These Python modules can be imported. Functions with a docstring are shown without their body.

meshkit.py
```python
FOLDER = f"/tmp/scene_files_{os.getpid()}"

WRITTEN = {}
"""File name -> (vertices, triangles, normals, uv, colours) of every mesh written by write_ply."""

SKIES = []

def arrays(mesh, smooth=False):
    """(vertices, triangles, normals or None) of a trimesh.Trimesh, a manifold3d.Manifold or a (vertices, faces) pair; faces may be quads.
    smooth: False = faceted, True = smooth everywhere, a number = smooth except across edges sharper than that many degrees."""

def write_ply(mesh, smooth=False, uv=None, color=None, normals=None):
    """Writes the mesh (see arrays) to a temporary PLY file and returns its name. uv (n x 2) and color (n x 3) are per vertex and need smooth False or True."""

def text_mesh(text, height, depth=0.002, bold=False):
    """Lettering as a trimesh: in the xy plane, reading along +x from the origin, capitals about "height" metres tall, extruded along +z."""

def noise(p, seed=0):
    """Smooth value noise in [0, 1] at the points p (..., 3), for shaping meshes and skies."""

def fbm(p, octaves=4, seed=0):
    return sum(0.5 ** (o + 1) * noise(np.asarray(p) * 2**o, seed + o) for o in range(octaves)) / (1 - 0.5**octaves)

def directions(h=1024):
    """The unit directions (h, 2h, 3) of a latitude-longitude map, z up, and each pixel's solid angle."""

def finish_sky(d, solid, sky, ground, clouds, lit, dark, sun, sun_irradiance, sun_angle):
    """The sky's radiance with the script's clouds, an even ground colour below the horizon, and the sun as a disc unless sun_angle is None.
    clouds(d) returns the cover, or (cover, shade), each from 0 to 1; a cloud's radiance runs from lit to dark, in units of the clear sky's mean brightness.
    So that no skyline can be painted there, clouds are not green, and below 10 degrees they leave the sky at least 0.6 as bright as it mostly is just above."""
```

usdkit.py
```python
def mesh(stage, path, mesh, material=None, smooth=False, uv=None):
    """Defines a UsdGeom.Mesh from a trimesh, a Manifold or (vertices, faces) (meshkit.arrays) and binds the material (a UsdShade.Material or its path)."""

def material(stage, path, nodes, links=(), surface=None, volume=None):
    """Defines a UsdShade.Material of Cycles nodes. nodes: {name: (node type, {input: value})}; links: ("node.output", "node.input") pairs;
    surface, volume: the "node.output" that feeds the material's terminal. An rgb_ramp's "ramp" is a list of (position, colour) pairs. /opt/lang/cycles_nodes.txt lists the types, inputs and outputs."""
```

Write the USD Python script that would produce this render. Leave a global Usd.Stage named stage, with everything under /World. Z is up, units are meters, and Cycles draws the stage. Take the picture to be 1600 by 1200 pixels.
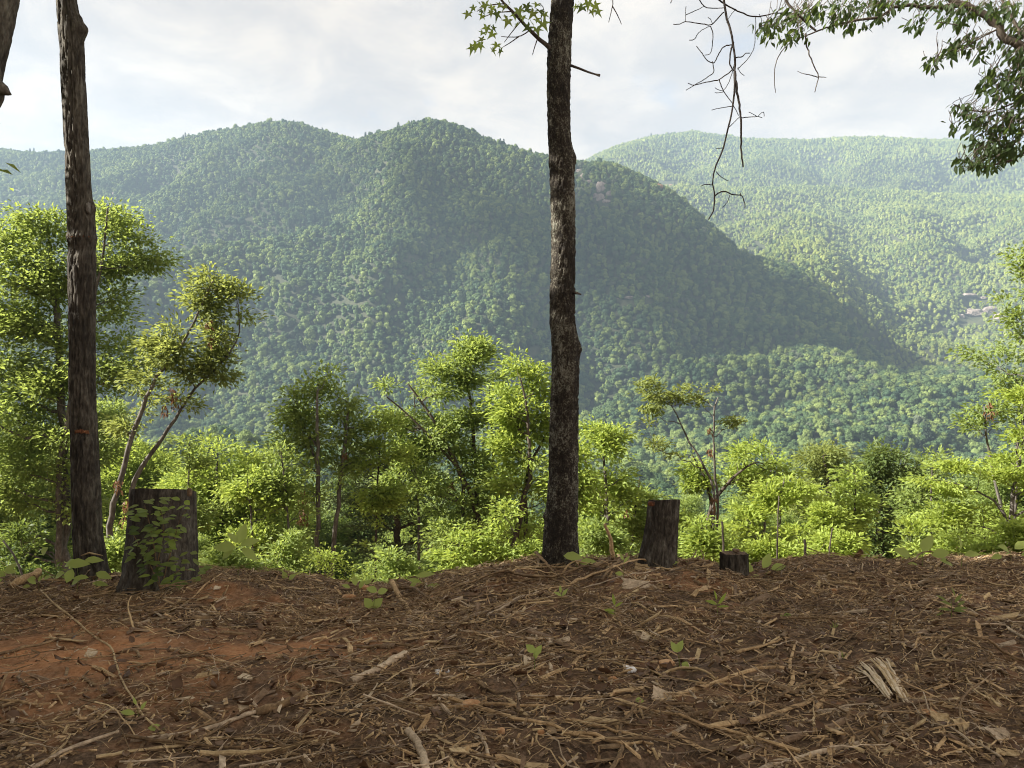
import math, random
import numpy as np
import usdkit, meshkit
from scipy.interpolate import PchipInterpolator, RegularGridInterpolator
from pxr import Usd, UsdGeom, UsdLux, UsdShade, Gf, Vt, Sdf

stage = Usd.Stage.CreateInMemory()
UsdGeom.SetStageUpAxis(stage, 'Z'); UsdGeom.SetStageMetersPerUnit(stage, 1.0)
UsdGeom.Xform.Define(stage, '/World'); UsdGeom.Scope.Define(stage, '/World/Looks')

# ------------------------------------------------------------------ camera, sky, sun, exposure
F, CX, CY, EYE = 1209.0, 800.0, 600.0, 1.6          # the photograph's 1600 x 1200 frame
EXPOSURE = 2.1
SUN_ELEV, SUN_AZ = math.radians(34), math.radians(-98)   # azimuth from +y towards +x
SUN_POWER, SUN_ANGLE = 1.25, 0.6
SKY_STRENGTH = 0.05
CLOUD_GAIN = 1.0
HAZE = 0.00019

cam = UsdGeom.Camera.Define(stage, '/World/camera')
cam.AddTranslateOp().Set(Gf.Vec3d(0, 0, EYE)); cam.AddRotateXOp().Set(90.0)
cam.CreateHorizontalApertureAttr(36.0); cam.CreateVerticalApertureAttr(27.0)
cam.CreateFocalLengthAttr(36.0 * F / 1600.0)
cam.CreateClippingRangeAttr(Gf.Vec2f(0.05, 20000)); cam.CreateExposureAttr(EXPOSURE)
cam.CreateFStopAttr(0.0)

sky_nodes = {
    'sky': ('sky_texture', {'sky_type': 'single_scattering', 'sun_disc': False, 'sun_elevation': SUN_ELEV, 'sun_rotation': SUN_AZ, 'altitude': 300.0}),
    'tc': ('texture_coordinate', {}),
    'sep': ('separate_xyz', {}),
    'zz': ('math', {'math_type': 'absolute'}), 'zo': ('math', {'math_type': 'add', 'value2': 0.22}),
    'dx': ('math', {'math_type': 'divide'}), 'dy': ('math', {'math_type': 'divide'}), 'pl': ('combine_xyz', {'z': 0.0}),
    'n1': ('noise_texture', {'scale': 2.0, 'detail': 7.0, 'roughness': 0.55, 'distortion': 0.25}),
    'n2': ('noise_texture', {'scale': 4.2, 'detail': 10.0, 'roughness': 0.62, 'distortion': 0.35}),
    'cover': ('rgb_ramp', {'ramp': [(0.0, (0.35,) * 3), (0.34, (0.55,) * 3), (0.43, (0.97,) * 3), (1.0, (1.0,) * 3)]}),
    'tone': ('rgb_ramp', {'ramp': [(0.0, (2.813, 2.492, 2.277)), (0.38, (3.018, 2.651, 2.385)), (0.46, (3.376, 2.92, 2.553)), (0.53, (3.806, 3.255, 2.762)), (0.6, (4.297, 3.646, 2.98)), (0.68, (4.655, 3.906, 3.139)), (1.0, (4.808, 4.045, 3.222))]}),
    'mixs': ('mix', {'mix_type': 'mix'}),
    'bg': ('background_shader', {'strength': SKY_STRENGTH}),
}
sky_links = [('tc.generated', 'sep.vector'), ('sep.z', 'zz.value1'), ('zz.value', 'zo.value1'), ('sep.x', 'dx.value1'), ('zo.value', 'dx.value2'), ('sep.y', 'dy.value1'), ('zo.value', 'dy.value2'),
             ('dx.value', 'pl.x'), ('dy.value', 'pl.y'), ('pl.vector', 'n1.vector'), ('pl.vector', 'n2.vector'),
             ('n1.fac', 'cover.fac'), ('n2.fac', 'tone.fac'), ('cover.color', 'mixs.fac'), ('sky.color', 'mixs.color1'), ('tone.color', 'mixs.color2'), ('mixs.color', 'bg.color')]
sky_mat = usdkit.material(stage, '/World/Looks/cloudy_sky', sky_nodes, sky_links, surface='bg.background')
dome = UsdLux.DomeLight.Define(stage, '/World/sky')
UsdShade.MaterialBindingAPI.Apply(dome.GetPrim()).Bind(sky_mat)
dome.GetPrim().SetCustomDataByKey('kind', 'structure')
dome.GetPrim().SetCustomDataByKey('label', 'bright cloudy sky with pale grey and cream clouds above the mountains')
dome.GetPrim().SetCustomDataByKey('category', 'sky')
sun = UsdLux.DistantLight.Define(stage, '/World/sun')
sun.CreateIntensityAttr(SUN_POWER); sun.CreateAngleAttr(SUN_ANGLE); sun.CreateNormalizeAttr(True); sun.CreateColorAttr(Gf.Vec3f(1.0, 0.94, 0.83))
SUN_DIR = np.array([math.sin(SUN_AZ) * math.cos(SUN_ELEV), math.cos(SUN_AZ) * math.cos(SUN_ELEV), math.sin(SUN_ELEV)])
zax = Gf.Vec3d(*SUN_DIR); xax = Gf.Cross(Gf.Vec3d(0, 0, 1), zax).GetNormalized(); yax = Gf.Cross(zax, xax)
sun.AddTransformOp().Set(Gf.Matrix4d(xax[0], xax[1], xax[2], 0, yax[0], yax[1], yax[2], 0, zax[0], zax[1], zax[2], 0, 0, 0, 0, 1))

# ------------------------------------------------------------------ helpers
rng = np.random.default_rng(11)
random.seed(11)
used = {}


def numbered(path):
    n = used.get(path, 0); used[path] = n + 1
    return path if n == 0 else f'{path}_{n:03d}'


def tag(prim, label=None, cat=None, group=None, kind=None):
    p = prim.GetPrim() if hasattr(prim, 'GetPrim') else prim
    for k, v in (('label', label), ('category', cat), ('group', group), ('kind', kind)):
        if v: p.SetCustomDataByKey(k, v)
    return p


def thing(name, label, cat, loc=(0, 0, 0), group=None):
    x = UsdGeom.Xform.Define(stage, numbered('/World/' + name))
    x.AddTranslateOp().Set(Gf.Vec3d(*map(float, loc)))
    tag(x, label, cat, group)
    return x


def part(parent, name, vf, mat, smooth=False, label=None, kind=None):
    path = numbered(str(parent.GetPath()) + '/' + name) if parent is not None else numbered('/World/' + name)
    m = usdkit.mesh(stage, path, vf, MAT[mat], smooth)
    tag(m, label, None, None, kind)
    return m


def copy_of(src, loc, rz=0, s=1.0, label=None, cat=None, group=None):
    name = src.GetPrim().GetName().rstrip('0123456789').rstrip('_')
    x = UsdGeom.Xform.Define(stage, numbered('/World/' + name))
    p = x.GetPrim(); p.GetReferences().AddInternalReference(src.GetPath())
    x.ClearXformOpOrder()
    x.AddTranslateOp(opSuffix='place').Set(Gf.Vec3d(*map(float, loc))); x.AddRotateZOp(opSuffix='turn').Set(float(rz)); x.AddScaleOp(opSuffix='size').Set(Gf.Vec3f(*([float(s)] * 3 if np.ndim(s) == 0 else map(float, s))))
    was = src.GetPrim().GetCustomData()
    tag(x, label or was.get('label'), cat or was.get('category'), group or was.get('group'))
    p.SetInstanceable(True)
    return x


def P(px, py, Y):
    return np.array([Y * (px - CX) / F, Y, EYE + Y * (CY - py) / F])


def cat_mesh(items):
    vs, fs, n = [], [], 0
    for v, f in items:
        vs.append(v); fs.append(np.asarray(f) + n); n += len(v)
    return (np.vstack(vs), np.vstack(fs)) if vs else (np.zeros((0, 3)), np.zeros((0, 3), int))


def smooth_line(pts, n):
    pts = np.asarray(pts, float)
    if len(pts) < 2: return pts
    t = np.r_[0, np.cumsum(np.linalg.norm(np.diff(pts, axis=0), axis=1) + 1e-9)]
    return np.stack([PchipInterpolator(t, pts[:, k])(np.linspace(0, t[-1], n)) for k in range(pts.shape[1])], 1)


def tube(pts, radii, sides=6, cap=True, flat=1.0):
    p = np.asarray(pts, float); n = len(p)
    radii = np.broadcast_to(np.asarray(radii, float), (n,))
    t = np.gradient(p, axis=0); t /= np.linalg.norm(t, axis=1, keepdims=True) + 1e-12
    ref = np.array([0.13, 0.21, 0.97]) if abs(t[:, 2].mean()) < 0.8 else np.array([0.97, 0.2, 0.1])
    a = np.cross(t, ref); a /= np.linalg.norm(a, axis=1, keepdims=True) + 1e-12
    b = np.cross(t, a)
    ang = np.arange(sides) * 2 * np.pi / sides
    v = p[:, None] + radii[:, None, None] * (np.cos(ang)[None, :, None] * a[:, None] + flat * np.sin(ang)[None, :, None] * b[:, None])
    i, j = np.meshgrid(np.arange(n - 1), np.arange(sides), indexing='ij')
    j2 = (j + 1) % sides
    A, B, C, D = i * sides + j, i * sides + j2, (i + 1) * sides + j2, (i + 1) * sides + j
    f = np.vstack([np.stack([A, C, B], -1).reshape(-1, 3), np.stack([A, D, C], -1).reshape(-1, 3)])
    v = v.reshape(-1, 3)
    if cap:
        k = len(v); v = np.vstack([v, p[0], p[-1]]); jj = np.arange(sides)
        f = np.vstack([f, np.stack([np.full(sides, k), jj, (jj + 1) % sides], 1), np.stack([np.full(sides, k + 1), (n - 1) * sides + (jj + 1) % sides, (n - 1) * sides + jj], 1)])
    return v, f


def unit(v):
    return v / (np.linalg.norm(v, axis=-1, keepdims=True) + 1e-12)


def leaves(base, d, up, L, W, fold=0.25, curl=0.0, fine=False):
    """Leaves as separate small sheets folded along the midrib."""
    base, d, up = np.asarray(base), unit(np.asarray(d)), np.asarray(up)
    s = unit(np.cross(d, up)); nrm = np.cross(s, d)
    L = np.broadcast_to(L, (len(base),))[:, None]; W = np.broadcast_to(W, (len(base),))[:, None]
    if not fine:
        v = np.stack([base, base + d * L * .45 + s * W * .5 + nrm * W * fold, base + d * L - nrm * L * curl, base + d * L * .45 - s * W * .5 + nrm * W * fold], 1)
        f = np.array([[0, 1, 2], [0, 2, 3]])
    else:
        rows = [(0.0, 0.0), (0.22, 0.36), (0.5, 0.5), (0.78, 0.30), (1.0, 0.0)]
        vs = [base]
        for a, w in rows[1:-1]:
            c = base + d * L * a - nrm * L * curl * a * a
            vs += [c + s * W * w + nrm * W * fold * w, c, c - s * W * w + nrm * W * fold * w]
        vs.append(base + d * L - nrm * L * curl)
        v = np.stack(vs, 1)
        f = np.array([[0, 1, 2], [0, 2, 3], [1, 4, 5], [1, 5, 2], [2, 5, 6], [2, 6, 3], [4, 7, 8], [4, 8, 5], [5, 8, 9], [5, 9, 6], [7, 10, 8], [8, 10, 9]])
    n, k = v.shape[:2]
    return v.reshape(-1, 3), (f[None] + (np.arange(n) * k)[:, None, None]).reshape(-1, 3)


def instancer(path, shapes, idx, pos, quat, scale, mats):
    pi = UsdGeom.PointInstancer.Define(stage, path)
    rel = pi.CreatePrototypesRel()
    for i, (nm, vf, sm) in enumerate(shapes):
        m = usdkit.mesh(stage, numbered(f'{path}/{nm}'), vf, MAT[mats[i]], sm)
        rel.AddTarget(m.GetPath())
    pi.CreateProtoIndicesAttr(Vt.IntArray.FromNumpy(np.asarray(idx, np.int32)))
    pi.CreatePositionsAttr(Vt.Vec3fArray.FromNumpy(np.asarray(pos, np.float32)))
    q = np.asarray(quat, np.float32)
    pi.CreateOrientationsAttr(Vt.QuathArray([Gf.Quath(float(a), float(b), float(c), float(d)) for a, b, c, d in q]))
    pi.CreateScalesAttr(Vt.Vec3fArray.FromNumpy(np.asarray(scale, np.float32)))
    return pi


def quat_euler(rx, ry, rz):
    cx, sx, cy, sy, cz, sz = np.cos(rx / 2), np.sin(rx / 2), np.cos(ry / 2), np.sin(ry / 2), np.cos(rz / 2), np.sin(rz / 2)
    return np.stack([cx * cy * cz + sx * sy * sz, sx * cy * cz - cx * sy * sz, cx * sy * cz + sx * cy * sz, cx * cy * sz - sx * sy * cz], 1)


def n2(x, y, s, seed=0, o=4):
    x, y = np.broadcast_arrays(np.asarray(x, float), np.asarray(y, float))
    return meshkit.fbm(np.stack([x / s + 311.3, y / s + 177.7, np.zeros_like(x) + 0.37 + seed * 3.1], -1), o, seed)


# ------------------------------------------------------------------ materials
MAT = {}


def mat(name, nodes, links, surface='out.BSDF'):
    MAT[name] = usdkit.material(stage, '/World/Looks/' + name, nodes, links, surface=surface)


def leaf_mat(name, a, b, trans, fac=0.47, rough=0.55, spec=0.22):
    mat(name, {
        'g': ('geometry', {}), 'r': ('rgb_ramp', {'ramp': [(0.0, a), (1.0, b)]}), 'r2': ('rgb_ramp', {'ramp': [(0.0, tuple(x * .75 for x in trans)), (1.0, trans)]}),
        'p': ('principled_bsdf', {'roughness': rough, 'specular_ior_level': spec}), 't': ('translucent_bsdf', {}), 'out': ('mix_closure', {'fac': fac})},
        [('g.random_per_island', 'r.fac'), ('g.random_per_island', 'r2.fac'), ('r.color', 'p.base_color'), ('r2.color', 't.color'), ('p.BSDF', 'out.closure1'), ('t.BSDF', 'out.closure2')], 'out.closure')


leaf_mat('leaf_green', (.185, .245, .075), (.31, .37, .12), (.46, .56, .12))
leaf_mat('leaf_bright', (.235, .31, .07), (.37, .44, .115), (.54, .64, .115))
leaf_mat('leaf_yellow', (.25, .32, .065), (.39, .45, .115), (.56, .66, .11))
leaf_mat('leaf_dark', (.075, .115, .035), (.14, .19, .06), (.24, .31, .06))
leaf_mat('leaf_olive', (.18, .22, .07), (.29, .32, .11), (.42, .47, .11))
leaf_mat('leaf_lime', (.38, .46, .13), (.52, .60, .21), (.6, .68, .18))
leaf_mat('leaf_dead', (.16, .085, .042), (.34, .19, .10), (.30, .16, .08), fac=.25)
leaf_mat('leaf_deep', (.10, .145, .045), (.17, .215, .07), (.28, .34, .07))
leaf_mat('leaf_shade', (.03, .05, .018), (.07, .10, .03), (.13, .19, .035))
leaf_mat('leaf_needle', (.10, .125, .05), (.17, .19, .08), (.18, .20, .06), fac=.15)


def forest_mat(name, a, b, fac=0.34):
    mat(name, {'g': ('geometry', {}), 'n': ('noise_texture', {'scale': 0.012, 'detail': 3.0}), 'w': ('noise_texture', {'scale': 0.11, 'detail': 1.0}), 'm': ('math', {'math_type': 'multiply_add', 'value2': 0.22}), 'm3': ('math', {'math_type': 'multiply_add', 'value2': 1.5, 'value3': -0.55}),
               'm2': ('math', {'math_type': 'multiply_add', 'value2': 0.9, 'value3': 0.0}), 'r': ('rgb_ramp', {'ramp': [(0.1, a), (0.9, b)]}),
               'p': ('principled_bsdf', {'roughness': .7, 'specular_ior_level': .15}), 't': ('translucent_bsdf', {}), 'out': ('mix_closure', {'fac': fac})},
        [('g.position', 'n.vector'), ('g.position', 'w.vector'), ('w.fac', 'm2.value1'), ('n.fac', 'm3.value1'), ('m3.value', 'm2.value3'), ('g.random_per_island', 'm.value1'), ('m2.value', 'm.value3'), ('m.value', 'r.fac'), ('r.color', 'p.base_color'), ('r.color', 't.color'), ('p.BSDF', 'out.closure1'), ('t.BSDF', 'out.closure2')], 'out.closure')


forest_mat('canopy_green', (0.05, 0.094, 0.04), (0.13, 0.19, 0.072))
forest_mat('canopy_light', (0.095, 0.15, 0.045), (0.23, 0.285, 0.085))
forest_mat('canopy_deep', (0.03, 0.064, 0.036), (0.08, 0.132, 0.062))
forest_mat('canopy_sunlit', (.16, .205, .045), (.32, .365, .095))  # lighter, yellower: sunshine on the right hill painted into the leaf colour
forest_mat('canopy_pine', (0.036, 0.058, 0.038), (0.07, 0.1, 0.06))
forest_mat('canopy_grey', (.075, .10, .06), (.13, .155, .095))


def rough_mat(name, stops, scale, stretch=(1, 1, 1), bump=0.4, dist=0.01, rough=0.85, scale2=None, coord='object', spec=0.25):
    mat(name, {'tc': ('texture_coordinate', {}), 'g': ('geometry', {}), 'mp': ('mapping', {'scale': stretch}), 'n': ('noise_texture', {'scale': scale, 'detail': 6.0, 'roughness': .65}),
               'n2': ('noise_texture', {'scale': scale2 or scale * 4, 'detail': 4.0, 'roughness': .6}), 'mx': ('math', {'math_type': 'multiply_add', 'value2': .45}), 'h': ('math', {'math_type': 'multiply_add', 'value2': .6}), 'n3': ('noise_texture', {'scale': scale * .16, 'detail': 3.0}), 'h3': ('math', {'math_type': 'multiply_add', 'value2': .5, 'value3': -.25}),
               'r': ('rgb_ramp', {'ramp': stops}), 'b': ('bump', {'strength': bump, 'distance': dist}), 'p': ('principled_bsdf', {'roughness': rough, 'specular_ior_level': spec})},
        [('tc.object' if coord == 'object' else 'g.position', 'mp.vector'), ('mp.vector', 'n.vector'), ('mp.vector', 'n2.vector'), ('n2.fac', 'mx.value1'), ('n.fac', 'h.value1'), ('mp.vector', 'n3.vector'), ('n3.fac', 'h3.value1'), ('h3.value', 'h.value3'), ('h.value', 'mx.value3'), ('mx.value', 'r.fac'), ('r.color', 'p.base_color'), ('mx.value', 'b.height'), ('b.normal', 'p.normal')], 'p.BSDF')


rough_mat('bark_furrowed', [(0.3, (0.0148, 0.0125, 0.0106)), (0.48, (0.0407, 0.0347, 0.027)), (0.6, (0.0851, 0.0751, 0.0596)), (0.75, (0.1572, 0.1463, 0.1194))], 9, (1, 1, .35), .9, .03)
rough_mat('bark_scaly', [(0.32, (0.0096, 0.008, 0.0064)), (0.49, (0.0256, 0.0208, 0.016)), (0.57, (0.0576, 0.0496, 0.0368)), (0.63, (0.144, 0.1408, 0.112)), (0.8, (0.272, 0.272, 0.232))], 22, (1, 1, .7), .9, .025)
rough_mat('bark_grey', [(.3, (.035, .03, .025)), (.5, (.09, .08, .07)), (.7, (.18, .165, .15))], 8, (1, 1, .4), .5, .01)
rough_mat('bark_dark', [(.3, (.025, .02, .016)), (.55, (.07, .056, .044)), (.75, (.14, .12, .095))], 9, (1, 1, .4), .5, .01)
rough_mat('bark_stump', [(0.3, (0.0149, 0.0131, 0.011)), (0.5, (0.0469, 0.0391, 0.0307)), (0.65, (0.1067, 0.0947, 0.0762)), (0.78, (0.2134, 0.2011, 0.1721))], 12, (1, 1, .4), .9, .025)
rough_mat('cut_wood', [(.3, (.06, .038, .022)), (.5, (.12, .078, .047)), (.7, (.2, .14, .088))], 30, (1, 1, 1), .4, .004)
rough_mat('raw_wood', [(.3, (.03, .014, .008)), (.5, (.12, .045, .02)), (.7, (.26, .12, .055))], 25, (1, 1, .5), .6, .006)
rough_mat('stick_brown', [(0.3, (0.1601, 0.1015, 0.0523)), (0.5, (0.3491, 0.2331, 0.1191)), (0.72, (0.6107, 0.4333, 0.2361))], 14, (1, 1, 1), .4, .004, coord='pos')
rough_mat('stick_dark', [(0.3, (0.0649, 0.0408, 0.0218)), (0.5, (0.1492, 0.097, 0.0514)), (0.72, (0.2976, 0.1989, 0.1049))], 14, (1, 1, 1), .4, .004, coord='pos')
rough_mat('stick_tan', [(0.3, (0.2113, 0.1429, 0.0722)), (0.5, (0.3661, 0.2625, 0.1392)), (0.72, (0.5632, 0.4374, 0.2448))], 14, (1, 1, 1), .4, .004, coord='pos')
rough_mat('stick_grey', [(0.3, (0.1722, 0.1326, 0.0896)), (0.5, (0.3443, 0.2652, 0.1811)), (0.72, (0.5738, 0.4559, 0.319))], 14, (1, 1, 1), .4, .004, coord='pos')
rough_mat('stick_red', [(0.3, (0.0639, 0.0411, 0.0244)), (0.5, (0.1626, 0.1066, 0.065)), (0.72, (0.2786, 0.1928, 0.1218))], 14, (1, 1, 1), .4, .004, coord='pos')
rough_mat('chip_pale', [(.3, (.34, .25, .155)), (.5, (.50, .40, .27)), (.72, (.66, .57, .43))], 22, (1, 1, 1), .3, .003, coord='pos')
rough_mat('paper_white', [(.3, (.62, .60, .58)), (.7, (.78, .77, .76))], 22, (1, 1, 1), .2, .003, coord='pos')
rough_mat('stone_orange', [(.3, (.24, .115, .05)), (.5, (.38, .20, .09)), (.7, (.5, .31, .17))], 12, (1, 1, 1), .5, .006, coord='pos')
rough_mat('rock_pale', [(0.3, (0.1136, 0.0946, 0.0849)), (0.5, (0.2273, 0.1903, 0.1673)), (0.7, (0.3609, 0.3085, 0.2701))], .2, (1, 1, .35), .9, 2.0, coord='pos')
rough_mat('bare_earth', [(.3, (.22, .12, .065)), (.7, (.36, .22, .13))], .2, (1, 1, 1), .3, .3, coord='pos')
leaf_mat('litter_leaf', (.11, .062, .035), (.32, .19, .11), (.12, .06, .03), fac=.1)
leaf_mat('litter_leaf_pale', (.17, .105, .06), (.34, .24, .15), (.2, .11, .06), fac=.1)

# soil of the clearing: dark humus with red-orange clay bared in places
mat('soil', {
    'g': ('geometry', {}), 'n': ('noise_texture', {'scale': 7.0, 'detail': 8.0, 'roughness': .7}), 'n3': ('noise_texture', {'scale': 45.0, 'detail': 5.0, 'roughness': .7}),
    'mx': ('math', {'math_type': 'multiply_add', 'value2': .55}), 'h': ('math', {'math_type': 'multiply', 'value2': .5}),
    'dark': ('rgb_ramp', {'ramp': [(.3, (.020, .013, .0085)), (.5, (.085, .055, .034)), (.68, (.23, .15, .094))]}),
    'clay': ('rgb_ramp', {'ramp': [(.3, (.22, .095, .04)), (.5, (.42, .195, .085)), (.7, (.56, .30, .15))]}),
    'att': ('attribute', {'attribute': 'clay'}), 'nb': ('noise_texture', {'scale': 3.2, 'detail': 5.0, 'roughness': .65}), 'ca': ('math', {'math_type': 'multiply_add', 'value2': 1.9, 'value3': -.95}), 'cb': ('math', {'math_type': 'add', 'use_clamp': True}),
    'mix': ('mix', {'mix_type': 'mix'}), 'b': ('bump', {'strength': .9, 'distance': .02}), 'p': ('principled_bsdf', {'roughness': .95, 'specular_ior_level': .15})},
    [('g.position', 'n.vector'), ('g.position', 'n3.vector'), ('g.position', 'nb.vector'), ('n3.fac', 'mx.value1'), ('n.fac', 'h.value1'), ('h.value', 'mx.value3'), ('mx.value', 'dark.fac'), ('mx.value', 'clay.fac'),
     ('nb.fac', 'ca.value1'), ('ca.value', 'cb.value1'), ('att.fac', 'cb.value2'), ('cb.value', 'mix.fac'), ('dark.color', 'mix.color1'), ('clay.color', 'mix.color2'), ('mix.color', 'p.base_color'), ('mx.value', 'b.height'), ('b.normal', 'p.normal')], 'p.BSDF')
rough_mat('forest_floor', [(.3, (.018, .022, .012)), (.5, (.035, .042, .02)), (.7, (.06, .062, .032))], .3, (1, 1, 1), .5, .5, coord='pos')

# ------------------------------------------------------------------ ground of the clearing
CREST = np.array([(-400, 925), (0, 917), (60, 922), (120, 915), (200, 906), (300, 905), (350, 902), (420, 908), (500, 920), (560, 924), (640, 919), (700, 904), (760, 893), (850, 880), (950, 880), (1060, 884), (1110, 887), (1150, 895), (1180, 899), (1220, 890), (1300, 882), (1400, 884), (1470, 886), (1530, 880), (1600, 874), (2000, 870)], float)
YC = 7.2


def ground_z(x, y, rough=True):
    x, y = np.asarray(x, float), np.asarray(y, float)
    px = CX + x / YC * F
    zc = EYE - YC * (np.interp(px, CREST[:, 0], CREST[:, 1]) - CY) / F
    t = np.clip((y - 3.6) / (YC - 3.6), 0, 1); t = t * t * (3 - 2 * t)
    z = zc * t
    d = np.maximum(y - YC, 0)
    z = z - 0.44 * (np.sqrt(d * d + .5) - math.sqrt(.5)) * 1.0
    for mx, my, r, h in MOUNDS:
        z = z + h * np.exp(-(((x - mx) / r[0]) ** 2 + ((y - my) / r[1]) ** 2))
    z = z + .14 * (n2(x, y, 1.7, 1, 3) - .5)
    if rough:
        z = z + .11 * (n2(x, y, .35, 5, 3) - .5) + .065 * (n2(x, y, .10, 9, 3) - .5)
    return z


MOUNDS = [(-2.35, 6.5, (.5, .3), .10), (-2.15, 6.55, (.28, .2), .05), (1.35, 6.6, (.5, .3), .10), (.2, 7.0, (.45, .25), .06), (3.9, 3.75, (.5, .35), .08), (-.6, 3.6, (.5, .2), .05), (-1.5, 4.3, (.6, .25), .04), (-3.9, 6.3, (.3, .25), .07), (2.9, 6.9, (.7, .25), .04)]


def axis(lo, hi, flo, fhi, fine, coarse):
    a = np.arange(flo, fhi, fine)
    left, right, s = [], [], fine
    x = flo
    while x > lo: s = min(s * 1.25, coarse); x -= s; left.append(x)
    x, s = a[-1], fine
    while x < hi: s = min(s * 1.25, coarse); x += s; right.append(x)
    return np.r_[left[::-1], a, right]


def grid_mesh(X, Yv, Z):
    ny, nx = Z.shape
    v = np.stack([X, Yv, Z], -1).reshape(-1, 3)
    i, j = np.meshgrid(np.arange(ny - 1), np.arange(nx - 1), indexing='ij')
    a = (i * nx + j).ravel()
    f = np.vstack([np.stack([a, a + 1, a + nx + 1], 1), np.stack([a, a + nx + 1, a + nx], 1)])
    return v, f


gx, gy = axis(-16, 16, -5.6, 5.6, .024, .8), axis(-14, 15, 3.0, 8.0, .022, .8)
GX, GY = np.meshgrid(gx, gy)
GZ = ground_z(GX, GY)
gv, gf = grid_mesh(GX, GY, GZ)
gm = usdkit.mesh(stage, '/World/ground', (gv, gf), MAT['soil'], True)
clay = np.zeros(len(gv))
for cx_, cy_, rx_, ry_, s_ in [(-2.9, 4.7, 1.5, .8, .75), (-1.6, 4.95, .9, .45, .68), (-2.6, 3.9, .7, .35, .4), (-2.28, 6.3, .5, .22, .5), (-3.3, 5.5, 1.0, .6, .4), (1.6, 6.3, .6, .22, .35), (-1.5, 6.1, .5, .5, .3), (-.9, 5.2, .6, .5, .2), (-4.6, 4.0, .6, .6, .25), (-.8, 6.6, .5, .3, .45), (.6, 5.6, 1.0, .4, .1)]:
    clay = np.maximum(clay, s_ * np.exp(-(((gv[:, 0] - cx_) / rx_) ** 2 + ((gv[:, 1] - cy_) / ry_) ** 2)))
UsdGeom.PrimvarsAPI(gm).CreatePrimvar('clay', Sdf.ValueTypeNames.FloatArray, 'vertex').Set(Vt.FloatArray.FromNumpy(clay.astype(np.float32)))
tag(gm, 'dark brown churned earth of the clearing with orange clay patches', 'ground', kind='structure')
_ip = RegularGridInterpolator((gy, gx), GZ, bounds_error=False, fill_value=None)


def GZf(x, y):
    z = _ip(np.stack([np.asarray(y, float), np.asarray(x, float)], -1))
    return float(z[0]) if np.ndim(x) == 0 else z


def on_ground(px, py, lift=0.0):
    """The point of the clearing that stands at this place of the photograph."""
    Y = np.linspace(2.2, 9.5, 1500)
    q = np.stack([Y * (px - CX) / F, Y, EYE + Y * (CY - py) / F], 1)
    hit = np.nonzero(q[:, 2] <= GZf(q[:, 0], q[:, 1]) + lift)[0]
    k = hit[0] if len(hit) else int(np.argmin(np.abs(Y - YC)))
    p = q[k].copy()
    p[2] = GZf(p[0], p[1]) + lift
    return p


# ------------------------------------------------------------------ far land: valley, mountains
def ridge(pts, n=90):
    w = np.array([P(*p) for p in pts])
    return smooth_line(w, n)


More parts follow.
